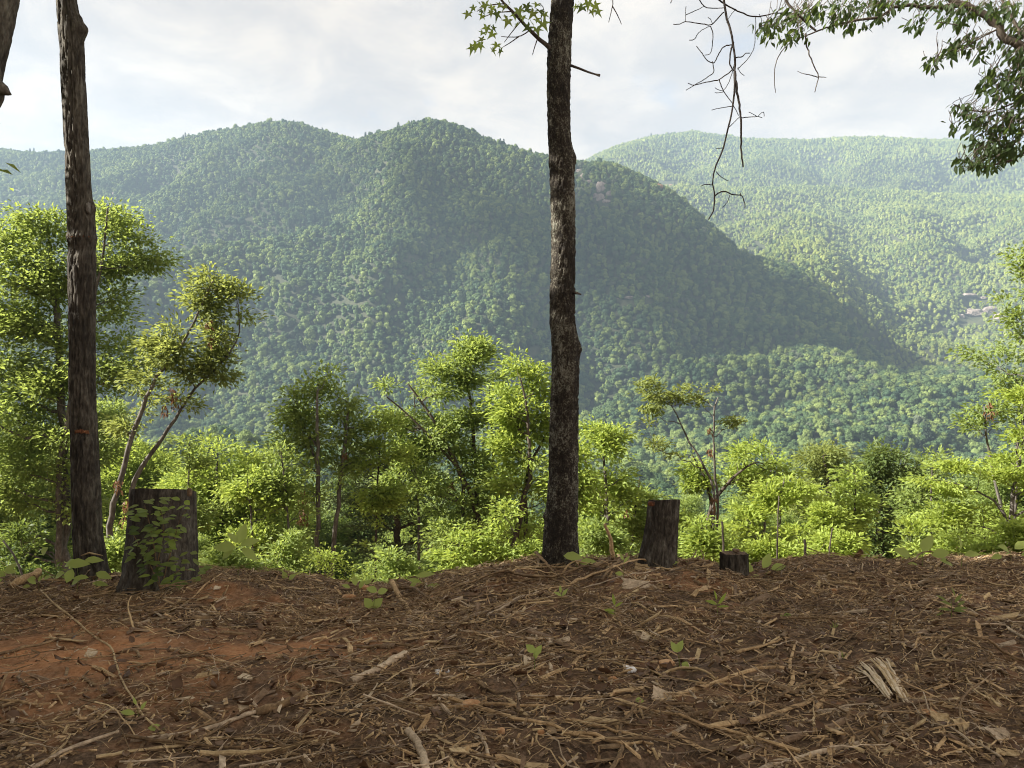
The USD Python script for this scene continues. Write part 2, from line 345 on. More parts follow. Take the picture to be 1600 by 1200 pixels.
TREE_H = 9.0
RIDGES = [
    (ridge([(560, 232, 1270), (580, 214, 1230), (610, 202, 1195), (650, 191, 1165), (690, 193, 1150), (730, 204, 1140), (760, 213, 1130), (800, 225, 1120), (850, 235, 1110), (900, 250, 1090), (930, 252, 1080), (960, 259, 1060), (1000, 276, 1040), (1030, 297, 1020), (1060, 327, 990), (1090, 356, 960), (1130, 376, 930), (1200, 411, 880), (1250, 441, 850), (1300, 476, 810), (1340, 500, 780), (1400, 524, 740), (1450, 553, 700), (1500, 577, 660), (1560, 612, 620), (1640, 660, 560)], 160), .86, 40),
    (ridge([(-500, 265, 1600), (-250, 250, 1500), (0, 238, 1450), (100, 243, 1430), (150, 240, 1420), (200, 233, 1400), (250, 223, 1380), (290, 214, 1370), (330, 205, 1360), (370, 199, 1350), (420, 191, 1335), (450, 191, 1330), (480, 199, 1330), (520, 209, 1330), (545, 215, 1320), (600, 232, 1330)], 120), .80, 35),
    (ridge([(650, 195, 1150), (612, 240, 1090), (575, 290, 1020), (525, 338, 950), (450, 366, 880), (380, 393, 830), (300, 420, 780), (220, 452, 730), (150, 492, 680), (80, 540, 620), (0, 600, 560), (-100, 660, 480)]), .74, 30),
    (ridge([(430, 200, 1320), (400, 260, 1240), (340, 320, 1160), (270, 360, 1090), (180, 400, 1000), (100, 450, 900)]), .74, 25),
    (ridge([(200, 235, 1395), (150, 300, 1270), (60, 350, 1150), (-40, 400, 1020)]), .74, 25),
    (ridge([(700, 230, 1130), (760, 300, 1050), (790, 380, 960), (800, 450, 870), (780, 520, 780), (760, 590, 690), (740, 680, 560)]), .74, 35),
    (ridge([(900, 252, 1085), (950, 330, 1000), (985, 400, 920), (990, 460, 840), (960, 520, 760), (930, 590, 660), (900, 680, 540)]), .74, 30),
    (ridge([(1330, 497, 770), (1280, 499, 730), (1200, 518, 700), (1100, 548, 660), (1010, 588, 610), (930, 640, 550)]), .70, 30),
    (ridge([(1480, 570, 650), (1400, 585, 600), (1300, 610, 560), (1200, 650, 510), (1080, 700, 450)]), .62, 30),
    (ridge([(760, 290, 2300), (860, 262, 2280), (930, 247, 2260), (960, 234, 2250), (1000, 220, 2250), (1040, 211, 2240), (1080, 207, 2240), (1130, 210, 2240), (1180, 214, 2240), (1250, 215, 2240), (1300, 213, 2240), (1340, 214, 2240), (1400, 217, 2230), (1450, 219, 2230), (1500, 221, 2220), (1600, 236, 2200), (1800, 255, 2150), (2100, 280, 2100)], 140), .72, 50),
    (ridge([(900, 300, 1800), (980, 291, 1780), (1040, 288, 1760), (1120, 289, 1750), (1200, 291, 1740), (1300, 289, 1740), (1400, 297, 1730), (1500, 301, 1720), (1600, 311, 1700), (1750, 330, 1680), (2000, 345, 1650)], 120), .52, 25),
    (ridge([(1250, 292, 1740), (1240, 370, 1500), (1270, 440, 1280), (1330, 500, 1080)]), .58, 30),
    (ridge([(1420, 300, 1725), (1440, 380, 1480), (1450, 450, 1270), (1470, 520, 1060)]), .58, 30),
    (ridge([(1600, 312, 1700), (1600, 400, 1450), (1590, 470, 1230), (1560, 540, 1000)]), .58, 30),
]


def far_z(x, y):
    x, y = np.asarray(x, float), np.asarray(y, float)
    sh = x.shape; x, y = x.ravel(), y.ravel()
    base = np.interp(y, [10, 60, 140, 280, 420, 520, 3500], [-1.5, -21, -33, -44, -52, -45, -40])
    base = base + 20 * np.exp(-(((x + 105) / 60) ** 2 + ((y - 280) / 90) ** 2)) + 6 * np.exp(-(((x - 20) / 90) ** 2 + ((y - 330) / 80) ** 2))
    wx, wy = x + 60 * (n2(x, y, 260, 3, 2) - .5), y + 60 * (n2(x, y, 260, 4, 2) - .5)
    hs = [base]
    for line, slope, r in RIDGES:
        best = np.full(len(x), -1e9); d = np.full(len(x), 1e9)
        for a, b in zip(line[:-1], line[1:]):
            ab = b[:2] - a[:2]; L2 = (ab ** 2).sum() + 1e-9
            t = np.clip(((x - a[0]) * ab[0] + (y - a[1]) * ab[1]) / L2, 0, 1)
            dx, dy = x - a[0] - t * ab[0], y - a[1] - t * ab[1]
            e = np.sqrt(dx * dx + dy * dy)
            hh = a[2] + t * (b[2] - a[2]) - slope * (np.sqrt(e * e + r * r) - r)
            best = np.maximum(best, hh); d = np.minimum(d, e)
        # gullies: the slope roughens away from the crest
        g = np.minimum(d / 130, 1) * (130 * (n2(wx, wy, 260, 21, 2) - .5) + 44 * (.5 - np.abs(n2(wx, wy, 130, 31, 2) - .5) * 3.4))
        hs.append(best - TREE_H + g)
    h = np.array(hs)
    k = 9.0
    m = h.max(0)
    z = m + k * np.log(np.exp((h - m) / k).sum(0)) * .6
    z = z + 5 * np.minimum(y / 300, 1) * (n2(x, y, 45, 8, 3) - .5)
    return z.reshape(sh)


FA = np.arange(-620, 2240, 11.0)                    # fan of bearings, as places along the photograph's width
FY = np.r_[np.geomspace(13.5, 420, 60)[:-1], np.arange(420, 2460, 11.0)]
FAg, FYg = np.meshgrid(FA, FY)
FX = FYg * (FAg - CX) / F
FZ = far_z(FX, FYg)
VALLEYS = [([(548, 228), (525, 275), (480, 322), (410, 352), (310, 378), (210, 405), (120, 430)], 46, 58), ([(405, 212), (362, 258), (290, 318), (215, 352)], 34, 48), ([(325, 222), (262, 268), (180, 308), (90, 330)], 30, 48), ([(735, 224), (742, 262), (722, 340), (668, 425), (610, 515), (560, 600)], 42, 52), ([(845, 246), (872, 320), (895, 420), (880, 520), (850, 610)], 36, 48), ([(1275, 484), (1180, 500), (1070, 525), (975, 562), (890, 605)], 22, 44), ([(1010, 300), (1050, 375), (1090, 445), (1120, 500)], 34, 46), ([(590, 232), (570, 270), (545, 305)], 26, 34), ([(1345, 312), (1385, 400), (1405, 475), (1400, 530)], 44, 70), ([(1535, 325), (1515, 410), (1495, 480)], 40, 66), ([(1140, 305), (1185, 380), (1230, 430), (1290, 470)], 40, 64), ([(660, 400), (560, 455), (440, 500), (330, 560)], 24, 42), ([(1050, 225), (1090, 255), (1120, 275)], 34, 70), ([(1280, 230), (1300, 260), (1320, 282)], 34, 70), ([(1480, 235), (1470, 265), (1450, 288)], 34, 70)]
CRESTS = [([(640, 215), (600, 255), (560, 300), (515, 340), (450, 366), (380, 392), (300, 420), (220, 450)], 20, 40), ([(440, 215), (405, 270), (345, 322), (280, 360)], 16, 40), ([(1275, 505), (1200, 522), (1100, 550), (1010, 590)], 5, 40), ([(905, 262), (950, 335), (985, 400)], 14, 36), ([(700, 225), (765, 300), (800, 380), (805, 450)], 16, 40), ([(1250, 330), (1260, 400), (1300, 470)], 18, 60), ([(1440, 330), (1455, 410), (1460, 480)], 18, 60)]
_f0 = RegularGridInterpolator((FY, FA), FZ, bounds_error=False, fill_value=None)


def trace(px, py):
    Y = np.linspace(450, 2440, 3000)
    hit = np.nonzero(EYE + Y * (CY - py) / F <= _f0(np.stack([Y, np.full_like(Y, px)], -1)) + 6)[0]
    k = hit[0] if len(hit) else -1
    return Y[k] * (px - CX) / F, Y[k]


carve = np.zeros_like(FZ)
for sign, lines in ((-1, VALLEYS), (1, CRESTS)):
    for pxs, dep, wid in lines:
        w_ = smooth_line([trace(*p) for p in pxs], 40); best_ = np.full(FZ.shape, 1e9); tt_ = np.zeros(FZ.shape)
        for i_, (x_, y_) in enumerate(w_):
            d_ = np.hypot(FX - x_, FYg - y_); m_ = d_ < best_; best_ = np.where(m_, d_, best_); tt_ = np.where(m_, i_ / 39, tt_)
        carve += sign * dep * np.exp(-(best_ / wid) ** 2) * np.clip(tt_ * 5 + .25, 0, 1) * np.clip((1.15 - tt_) * 5, 0, 1)
FZ = FZ + carve
nearblend = np.clip((FYg - 13.5) / 20, 0, 1)
FZ = FZ * nearblend + (1 - nearblend) * np.minimum(FZ, ground_z(FX, FYg, False) - .05)
fm = usdkit.mesh(stage, '/World/mountains', grid_mesh(FX, FYg, FZ), MAT['forest_floor'], True)
tag(fm, 'wooded mountain slopes and valley floor beyond the clearing', 'mountains', kind='structure')
_fp = RegularGridInterpolator((FY, FA), FZ, bounds_error=False, fill_value=None)


def FZf(x, y):
    y = np.asarray(y, float)
    z = _fp(np.stack([y, CX + np.asarray(x, float) / y * F], -1))
    return float(z[0]) if np.ndim(y) == 0 else z


def on_mountain(px, py, y0=450):
    Y = np.linspace(y0, 2440, 6000)
    z = _fp(np.stack([Y, np.full_like(Y, px)], -1)) + 4
    s = EYE + Y * (CY - py) / F
    hit = np.nonzero(s <= z)[0]
    k = hit[0] if len(hit) else -1
    return np.array([Y[k] * (px - CX) / F, Y[k], z[k] - 4])


# rock faces standing clear of the trees
OUT = []


def boulder(c, s, seed, sub=3):
    import trimesh
    m = trimesh.creation.icosphere(subdivisions=sub)
    v = np.array(m.vertices)
    q = np.sign(v) * np.abs(v) ** .75
    n = meshkit.fbm(q * 1.6 + seed * 7.7, 4, seed)
    w = np.round(meshkit.noise(q * 2.2 + seed * 3) * 4) / 4
    q = q * (0.72 + .35 * n + .22 * w)[:, None]
    return q * np.asarray(s) + np.asarray(c), np.array(m.faces)


def rock_face(label, spots, mt='rock_pale', clear=1.0):
    c0 = on_mountain(*spots[0][:2])
    t = thing('rock_outcrop', label, 'rock outcrop', c0)
    for k, (px, py, w, h) in enumerate(spots):
        c = on_mountain(px, py); sc = c[1] / F
        v, f = boulder(c - c0 + np.array([0, 3.0, 0.5]), (w * sc / 2, max(w, h) * sc * .35, h * sc / 2), int(px) + k, 4)
        part(t, 'rock', (v, f), mt, 25)
        OUT.append((px, py, w * .42 * clear, h * .38 * clear + 1, c[1]))
    return t


rock_face('pale cliff with a rounded block high on the main mountain right of the centre trunk', [(940, 291, 17, 22), (939, 306, 13, 16), (952, 300, 10, 14), (948, 311, 14, 8), (930, 303, 8, 12)])
rock_face('small grey ledge on the ridge beside the top of the centre trunk', [(912, 272, 10, 12), (921, 281, 8, 9), (905, 263, 9, 7)], clear=.8)
rock_face('low broken rock ledge halfway down the main mountain right of the trunk', [(985, 460, 22, 5), (1012, 458, 14, 5), (965, 462, 10, 4)], clear=.8)
rock_face('broad pale rock slab low on the right-hand hill', [(1522, 488, 34, 18), (1550, 482, 24, 14), (1503, 492, 12, 10), (1565, 492, 18, 12)])
rock_face('thin pale ledge above the broad rock slab on the right-hand hill', [(1515, 458, 26, 6), (1540, 462, 18, 5)], clear=.8)
rock_face('tiny reddish rock scar in the trees of the right-hand hill', [(1395, 455, 12, 6), (1384, 452, 8, 5)], clear=.7)
rock_face('faint pinkish rock scar on the far left mountainside', [(176, 300, 9, 6), (184, 304, 7, 5)], clear=.7)
e0 = on_mountain(1036, 289)
te = thing('earth_bank', 'small bare orange earth bank on the shoulder of the right-hand hill', 'earth bank', e0)
for dx_, w_ in ((-8, 12), (3, 14), (13, 8)):
    c_ = on_mountain(1036 + dx_, 290); part(te, 'bank_face', boulder(c_ - e0 + np.array([0, 0, 2.]), (w_ * c_[1] / F * .6, 8, 3.6), 5 + dx_, 2), 'bare_earth', 30)
OUT.append((1036, 289, 22, 9, e0[1]))

# ------------------------------------------------------------------ far forest
def canopy_shape(seed, tall=1.0, n=620, size=.66, lobes=11, spread=1.0):
    import trimesh
    r = np.random.default_rng(seed)
    items = []
    C, R = [], []
    for k in range(lobes):
        a = r.uniform(0, 2 * np.pi); rad = 2.7 * math.sqrt(r.uniform(0, 1)) * spread
        z = (4.8 - .34 * rad * rad / spread ** 2 * r.uniform(.7, 1.3)) * tall + r.uniform(-.5, .5)
        C.append((rad * math.cos(a), rad * math.sin(a), z)); R.append(r.uniform(1.0, 1.9))
    C, R = np.array(C), np.array(R)
    ico = trimesh.creation.icosphere(subdivisions=1)
    for c, q in zip(C, R):
        v = np.array(ico.vertices); v = v * (q * .84 * (0.8 + .45 * meshkit.noise(v * 1.7 + seed + c)))[:, None] * [1, 1, .9]
        items.append((v + c, np.array(ico.faces)))
    v = np.array(ico.vertices) * [2.6 * spread, 2.6 * spread, 2.6 * tall] + [0, 0, 1.2 * tall]
    items.append((v, np.array(ico.faces)))
    k = r.integers(0, lobes, n)
    d = unit(r.normal(size=(n, 3)) + [0, 0, .45])
    pos = C[k] + d * (R[k] * r.uniform(.82, 1.12, n))[:, None]
    nrm = unit(d + r.normal(size=(n, 3)) * .45 + [0, 0, .2])
    tang = unit(np.cross(nrm, r.normal(size=(n, 3))))
    L = size * r.uniform(.6, 1.3, n)
    items.append(leaves(pos - tang * L[:, None] * .5, tang, nrm, L, L * r.uniform(.6, .95, n), .12, .1))
    return cat_mesh(items)


def pine_shape(seed, H=11.0):
    r = np.random.default_rng(seed); items = []
    items.append(tube(np.array([[0, 0, -3], [0, 0, H * .96]]), [.22, .04], 5))
    n = 420
    z = H * (1 - r.uniform(0, .82, n) ** .8)
    tier = np.sin(z * 4.3 + r.uniform(0, 1, n) * .8) * .5 + .5
    rad = (1 - z / H) ** .8 * 2.6 * (.35 + .65 * tier) * r.uniform(.25, 1.1, n) + .1
    a = r.uniform(0, 2 * np.pi, n)
    pos = np.stack([rad * np.cos(a), rad * np.sin(a), z], 1)
    d = np.stack([np.cos(a), np.sin(a), r.uniform(-.3, .35, n)], 1)
    items.append(leaves(pos, d, np.stack([r.normal(0, .35, n), r.normal(0, .35, n), np.ones(n)], 1), r.uniform(.7, 1.3, n), r.uniform(.4, .7, n), .2, .15))
    v = np.array([[0, 0, H * .9]] + [[1.2 * math.cos(q), 1.2 * math.sin(q), 1.0] for q in np.arange(6) * np.pi / 3]); f = np.array([[0, 1 + i, 1 + (i + 1) % 6] for i in range(6)])
    items.append((v, f))
    return cat_mesh(items)


def forest(name, label, ymin, ymax, pxmin, pxmax, spacing, protos, weights, seed, size=(.75, 1.25), region=None):
    r = np.random.default_rng(seed)
    X0, X1 = ymax * (pxmin - CX) / F, ymax * (pxmax - CX) / F
    xs, ys = np.meshgrid(np.arange(X0, X1, spacing), np.arange(ymin, ymax, spacing))
    x = xs.ravel() + r.uniform(-.5, .5, xs.size) * spacing; y = ys.ravel() + r.uniform(-.5, .5, xs.size) * spacing
    px = CX + x / y * F
    ok = (px > pxmin) & (px < pxmax) & (y > ymin)
    x, y, px = x[ok], y[ok], px[ok]
    z = FZf(x, y)
    # keep what could be seen, with a margin: compare with the land in front along the same bearing
    tanT = (FZ - EYE) / FYg
    run = np.maximum.accumulate(tanT, 0)
    runi = RegularGridInterpolator((FY, FA), run, bounds_error=False, fill_value=None)(np.stack([y - 8, px], -1))
    vis = (z + 12 - EYE) / y > runi - .012
    if region is not None: vis &= region(px, y, z)
    for ox, oy, rw, rh, oY in OUT:
        tpy = CY - (z + 5 - EYE) / y * F
        vis &= ~((np.abs(px - ox) < rw) & (tpy - oy > -rh) & (tpy - oy < rh + 10) & (y < oY + 25) & (y > oY - 90))
    x, y, z, px = x[vis], y[vis], z[vis], px[vis]
    n = len(x)
    piney = n2(x, y, 120, 77, 3)
    w = np.tile(np.asarray(weights, float), (n, 1))
    for i, (nm, _, _) in enumerate(protos):
        if 'pine' in nm: w[:, i] *= np.clip((piney - .5) * 16, .02, 5)
    w /= w.sum(1, keepdims=True)
    idx = (r.uniform(0, 1, n)[:, None] > w.cumsum(1)).sum(1).clip(0, len(protos) - 1)
    s = size[0] + (size[1] - size[0]) * np.clip(r.lognormal(-.85, .5, n), 0, 1.5); s = s * (.82 + .4 * n2(x, y, 60, 91, 2)); sc = np.stack([s * r.uniform(.85, 1.15, n), s * r.uniform(.85, 1.15, n), s * r.uniform(.85, 1.2, n)], 1)
    q = quat_euler(r.normal(0, .06, n), r.normal(0, .06, n), r.uniform(0, 2 * np.pi, n))
    pi = instancer('/World/' + name, [(a, b, False) for a, b, _ in protos], idx, np.stack([x, y, z + 1.5], 1), q, sc, [c for _, _, c in protos])
    tag(pi, label, 'forest', kind='stuff')
    print(name, n)
    return n


def sets(seed, pine):
    tones = ['canopy_green', 'canopy_green', 'canopy_light', 'canopy_deep', 'canopy_green', 'canopy_light', 'canopy_grey']
    pr = [('canopy', canopy_shape(seed + i, (.9, 1.1, 1.25, 1.0, .85, 1.05, .8)[i], spread=(1., .9, 1.1, 1.2, 1.0, .85, .9)[i]), t) for i, t in enumerate(tones)]
    pr += [('pine', pine_shape(seed + 90 + i, 9.5 + 2.5 * i), 'canopy_pine') for i in range(2)]
    return pr, [1, 1, 1.2, .9, 1, .8, .25, pine, pine]


behind = lambda px, y, z: (px > 850) & (y > np.interp(px, [850, 1030, 1200, 1340, 1500, 1700, 2300], [1250, 1180, 1030, 930, 850, 800, 800]))
pr, wt = sets(100, .09)
forest('mountain_forest', 'dense green broadleaf forest covering the main double-peaked mountain', 440, 1520, -200, 1800, 5.3, pr, wt, 5, size=(.5, 1.15), region=lambda px, y, z: ~behind(px, y, z))
pr2, wt2 = sets(200, .03); pr2 = [(a_, b_, {'canopy_green': 'canopy_light', 'canopy_light': 'canopy_sunlit', 'canopy_deep': 'canopy_green'}.get(c_, c_)) for a_, b_, c_ in pr2]; wt2 = [1, 1, 1.6, .5, 1, 1.4, .15, .03, .03]  # tones shifted lighter so the colour carries the right hill's sunlight
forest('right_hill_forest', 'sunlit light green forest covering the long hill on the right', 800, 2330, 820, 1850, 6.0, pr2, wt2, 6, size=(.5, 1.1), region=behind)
pr3, wt3 = sets(300, .1)
forest('valley_forest', 'green treetops filling the valley below the clearing', 70, 440, -150, 1750, 5.5, pr3, wt3, 7, size=(.5, 1.15))

# ------------------------------------------------------------------ unseen clouds added above the frame to cast shade on the mountains
import trimesh
MAT['cloud_white'] = usdkit.material(stage, '/World/Looks/cloud_white', {'a': ('transparent_bsdf', {}), 'b': ('translucent_bsdf', {'color': (.9, .9, .92)}), 'out': ('mix_closure', {'fac': .12})}, [('a.BSDF', 'out.closure1'), ('b.BSDF', 'out.closure2')], surface='out.closure')
for k, spots in enumerate([[(800, 275, 90), (760, 330, 90), (920, 330, 120), (1000, 380, 130), (1060, 420, 120), (1130, 450, 110), (1220, 490, 90), (960, 440, 110), (1290, 520, 80), (1050, 330, 100), (830, 400, 80), (1130, 545, 70), (1230, 560, 80), (1040, 580, 70)], [(400, 300, 100), (470, 260, 100), (350, 340, 80), (500, 300, 70), (560, 260, 70)], [(1330, 294, 90), (1450, 298, 90), (1230, 288, 60)]]):
    items = []
    for j, (px, py, rad) in enumerate(spots):
        g_ = on_mountain(px, py); c_ = g_ + SUN_DIR * ((1550 + 60 * k - g_[2]) / SUN_DIR[2])
        v_, f_ = boulder(c_, (rad * 1.15, rad * 1.15, rad * .5), 300 + 20 * k + j, 3)
        items.append((v_, f_))
    vf_ = cat_mesh(items); b_ = vf_[0].mean(0)
    m_ = usdkit.mesh(stage, numbered('/World/unseen_cloud'), (vf_[0] - b_, vf_[1]), MAT['cloud_white'], True); m_.AddTranslateOp().Set(Gf.Vec3d(*map(float, b_)))
    tag(m_, ['broad cloud added high above the picture to shade the main mountain', 'smaller cloud added high above the picture to shade the left peak', 'loose cloud added high above the picture to shade parts of the right-hand hill'][k], 'unseen_cloud')

# ------------------------------------------------------------------ haze over the valley
hb = trimesh.creation.box([5200, 2900, 980]); hb.apply_translation([0, 1350, 980 / 2 - 130])
MAT['haze_air'] = usdkit.material(stage, '/World/Looks/haze_air', {'v': ('principled_volume', {'color': (.56, .76, 1.0), 'density': HAZE, 'anisotropy': 0.1})}, [], volume='v.volume')
hz = usdkit.mesh(stage, '/World/haze', hb, MAT['haze_air']); tag(hz, 'thin pale blue haze in the air over the valley', 'haze', kind='stuff')

# ------------------------------------------------------------------ foreground trunks
def bark(center, radius, z0, z1, sides=72, step=.022, style='furrow', seed=0, bumps=(), lean=None):
    """A trunk with real bark relief. center(z) -> xy, radius(z); bumps: (z, angle, half height, half width in rad, height)."""
    z = np.arange(z0, z1 + step, step); th = np.arange(sides) * 2 * np.pi / sides
    c = center(z); r = radius(z)
    T, Z = np.meshgrid(th, z)
    q = np.stack([np.cos(T), np.sin(T), Z], -1)
    big = meshkit.fbm(q * [1.1, 1.1, 1.3] + seed, 2, seed) - .5
    if style == 'furrow':
        a = meshkit.fbm(q * [6.5, 6.5, 3.2] + seed + 9, 3, seed + 3)
        b = meshkit.noise(q * [13, 13, 16] + seed + 5, seed + 7)
        rel = .020 * np.clip(1 - np.abs(a - .5) * 9, 0, 1) ** 1.3 * -1 + .006 * (b - .5)
    elif style == 'deep':
        a = meshkit.fbm(q * [7.5, 7.5, 1.8] + seed + 9, 3, seed + 3)
        b = meshkit.noise(q * [14, 14, 9] + seed + 5, seed + 7)
        rel = .028 * np.clip(1 - np.abs(a - .5) * 8, 0, 1) * -1 + .008 * (b - .5)
    else:
        a = meshkit.fbm(q * [8, 8, 11] + seed + 9, 3, seed + 3)
        b = meshkit.noise(q * [15, 15, 34] + seed + 5, seed + 7)
        rel = .013 * np.clip(1 - np.abs(a - .5) * 8, 0, 1) * -1 + .009 * (b - .5)
    R = r[:, None] * (1 + .10 * big) + rel
    for bz, bt, hz, ht, h in bumps:
        dt = (T - bt + np.pi) % (2 * np.pi) - np.pi
        R = R + h * np.exp(-((Z - bz) / hz) ** 2 - (dt / ht) ** 2)
    v = np.stack([c[:, 0][:, None] + R * np.cos(T), c[:, 1][:, None] + R * np.sin(T), Z], -1)
    n = len(z)
    i, j = np.meshgrid(np.arange(n - 1), np.arange(sides), indexing='ij'); j2 = (j + 1) % sides
    A, B, C, D = i * sides + j, i * sides + j2, (i + 1) * sides + j2, (i + 1) * sides + j
    f = np.vstack([np.stack([A, B, C], -1).reshape(-1, 3), np.stack([A, C, D], -1).reshape(-1, 3)])
    return v.reshape(-1, 3), f, n


def profile(rows, Y, top=None):
    """rows (py, left px, right px) seen in the photograph -> centre and radius over height at distance Y; top: extra (z, x, radius) above the frame."""
    z = [EYE + Y * (CY - r[0]) / F for r in rows]; x = [Y * ((r[1] + r[2]) / 2 - CX) / F for r in rows]; rr = [Y * (r[2] - r[1]) / 2 / F for r in rows]
    for t in top or []: z.append(t[0]); x.append(t[1]); rr.append(t[2])
    o = np.argsort(z); z, x, rr = np.array(z)[o], np.array(x)[o], np.array(rr)[o]
    fx, fr = PchipInterpolator(z, x), PchipInterpolator(z, rr)
    return (lambda q: np.stack([fx(q), np.full_like(q, Y)], 1)), fr


def branch(p0, p1, r0, r1, sag=.1, n=6, r=None, sides=6, jit=.03):
    r = r or rng
    p0, p1 = np.asarray(p0, float), np.asarray(p1, float)
    L = np.linalg.norm(p1 - p0); t = np.linspace(0, 1, n)[:, None]
    mid = (p0 + p1) / 2 + np.array([0, 0, -sag * L]) + r.normal(size=3) * L * .06
    pts = (1 - t) ** 2 * p0 + 2 * t * (1 - t) * mid + t * t * p1
    pts[1:-1] += r.normal(size=(n - 2, 3)) * L * jit
    return pts


def foliage(points, dirs, r, per, spread, L, aspect=.5, flat=.55, droop=.35, fold=.2):
    """Leaves in tufts around the twig ends."""
    points = np.asarray(points); n = len(points) * per
    w = r.uniform(.25, 1.75, len(points)); k = r.choice(len(points), n, p=w / w.sum())
    c = points[k]; d0 = np.asarray(dirs)[k]; spread = spread * (.55 + .45 * w[k])[:, None]
    off = r.normal(size=(n, 3)) * [1, 1, flat] * spread
    base = c + off
    d = unit(off / spread * .6 + d0 * .7 + r.normal(size=(n, 3)) * .45 - [0, 0, droop])
    up = np.stack([r.normal(0, .42, n), r.normal(0, .42, n), np.ones(n)], 1)
    LL = L * r.uniform(.6, 1.25, n)
    return leaves(base, d, up, LL, LL * aspect * r.uniform(.85, 1.15, n), fold, .12)


LEAFY = 4.9


def crown_tree(name, label, base, stems, blobs, Y, leaf, bark_m, per=16, spread=.17, L=.085, limbs=8, group=None, cat='tree', dens=1.0, seed=0, flat=.55, droop=.3, aspect=.5, dead=None, world=False, local=None, droop_limb=.08, bare=0.0):
    """stems: lists of (px, py, half width px) or world points; blobs: (px, py, rx, ry[, weight]) where the foliage stands."""
    r = np.random.default_rng(seed + 1000)
    base = np.asarray(base, float)
    t = thing(name, label, cat, base, group)
    S, SR = [], []
    for st in stems:
        pts = np.array([s[:3] for s in st], float) if world else np.array([P(s[0], s[1], Y) for s in st])
        rad = np.array([s[-1] for s in st]) if world else np.array([s[2] * Y / F for s in st])
        if not world:
            pts[:, 1] += np.linspace(0, 1, len(pts)) * r.uniform(-.12, .12) * np.linalg.norm(pts[-1] - pts[0])
        line = smooth_line(np.c_[pts, rad], max(10, 4 * len(pts)))
        line[1:-1, :3] += r.normal(size=(len(line) - 2, 3)) * line[1:-1, 3:4] * .35
        S.append(line[:, :3]); SR.append(line[:, 3])
        v, f = tube(line[:, :3] - base, line[:, 3], 9 if line[0, 3] > .03 else 6)
        part(t, 'trunk' if st is stems[0] or name != 'branch' else 'stem', (v, f), bark_m, True)
    # twig ends
    ends, cores = [], []
    for b in blobs:
        if world: c = np.array(b[:3]); rx, rz = b[3], b[4]; w = b[5] if len(b) > 5 else 1
        else: c = P(b[0], b[1], Y); rx, rz = b[2] * Y / F, b[3] * Y / F; w = b[4] if len(b) > 4 else 1
        ry = rx * .8
        n = max(5, int(dens * w * 72 * (rx * ry * rz) ** .62))
        u = unit(r.normal(size=(n, 3))) * (r.uniform(0, 1, n) ** .42)[:, None]
        e = c + u * [rx, ry, rz] + r.normal(size=(n, 3)) * np.array([rx, ry, rz]) * .32
        m = max(1, n // 8); a_ = r.uniform(0, 2 * np.pi, m); q_ = np.sqrt(r.uniform(0, 1, m)) * .95   # shoots that rise above the rest
        ends.append(np.vstack([e, c + np.stack([rx * q_ * np.cos(a_), ry * q_ * np.sin(a_), rz * (np.sqrt(np.maximum(1 - q_ ** 2, 0)) * .9 + r.uniform(.05, .75, m))], 1)]))
    ends = np.vstack(ends)
    gap = meshkit.noise(ends * (2.9 if Y < 12 else 2.3) + seed * 5.3, seed) * .6 + meshkit.noise(ends * 5.2 + seed * 2.7, seed + 1) * .4
    ends = ends[gap > np.quantile(gap, .36)]
    sp = np.vstack(S); sr = np.concatenate(SR)
    hgt = (sp[:, 2] - sp[:, 2].min()) / max(np.ptp(sp[:, 2]), .1)
    ok = hgt > .22
    if ok.sum() < 4: ok[:] = True
    cp, cr = sp[ok], sr[ok]
    order = r.permutation(len(ends)); main, rest = order[:limbs], order[limbs:]
    lv_p, lv_d = [], []
    npts, nr, twigs = [cp], [cr], []

    def attach(a, P_, R_):
        h = np.linalg.norm(P_[:, :2] - a[:2], axis=1)
        k = int(np.argmin(np.linalg.norm(P_ - a, axis=1) + 1.3 * np.maximum(0, P_[:, 2] - (a[2] - .4 * h))))
        return P_[k], R_[k]
    for k in main:
        a = ends[k]; p0, r0 = attach(a, cp, cr)
        pts = branch(p0, a, 0, 0, droop_limb, 8, r); rad = np.linspace(min(r0 * .6, .012 + .022 * np.linalg.norm(a - p0)), .005, 8)
        part(t, 'limb', tube(pts - base, rad, 6), bark_m, True)
        npts.append(pts[2:]); nr.append(rad[2:])
        lv_p.append(pts[-3:]); lv_d.append(np.repeat(unit(pts[-1:] - pts[-3:-2]), 3, 0))
    np_, nr_ = np.vstack(npts), np.concatenate(nr)
    for k in rest:
        a = ends[k]; p0, r0 = attach(a, np_, nr_)
        pts = branch(p0, a, 0, 0, droop_limb, 5, r); rad = np.linspace(min(r0 * .6, .004 + .012 * np.linalg.norm(a - p0)), .003, 5)
        twigs.append(tube(pts - base, rad, 4, False))
        if r.uniform() < bare: continue
        m = 2 if np.linalg.norm(a - p0) > .4 else 1
        lv_p.append(pts[-m:]); lv_d.append(np.repeat(unit(pts[-1:] - pts[-2:-1]), m, 0))
    part(t, 'twigs', cat_mesh(twigs), bark_m, True, kind='stuff')
    lp, ld = np.vstack(lv_p), np.vstack(lv_d)
    v, f = foliage(lp, ld, r, int(per * LEAFY), spread * .76, L * .92, aspect * 1.15, flat, droop)
    print(name, len(f))
    part(t, 'crown', (v - base, f), leaf, False, kind='stuff')
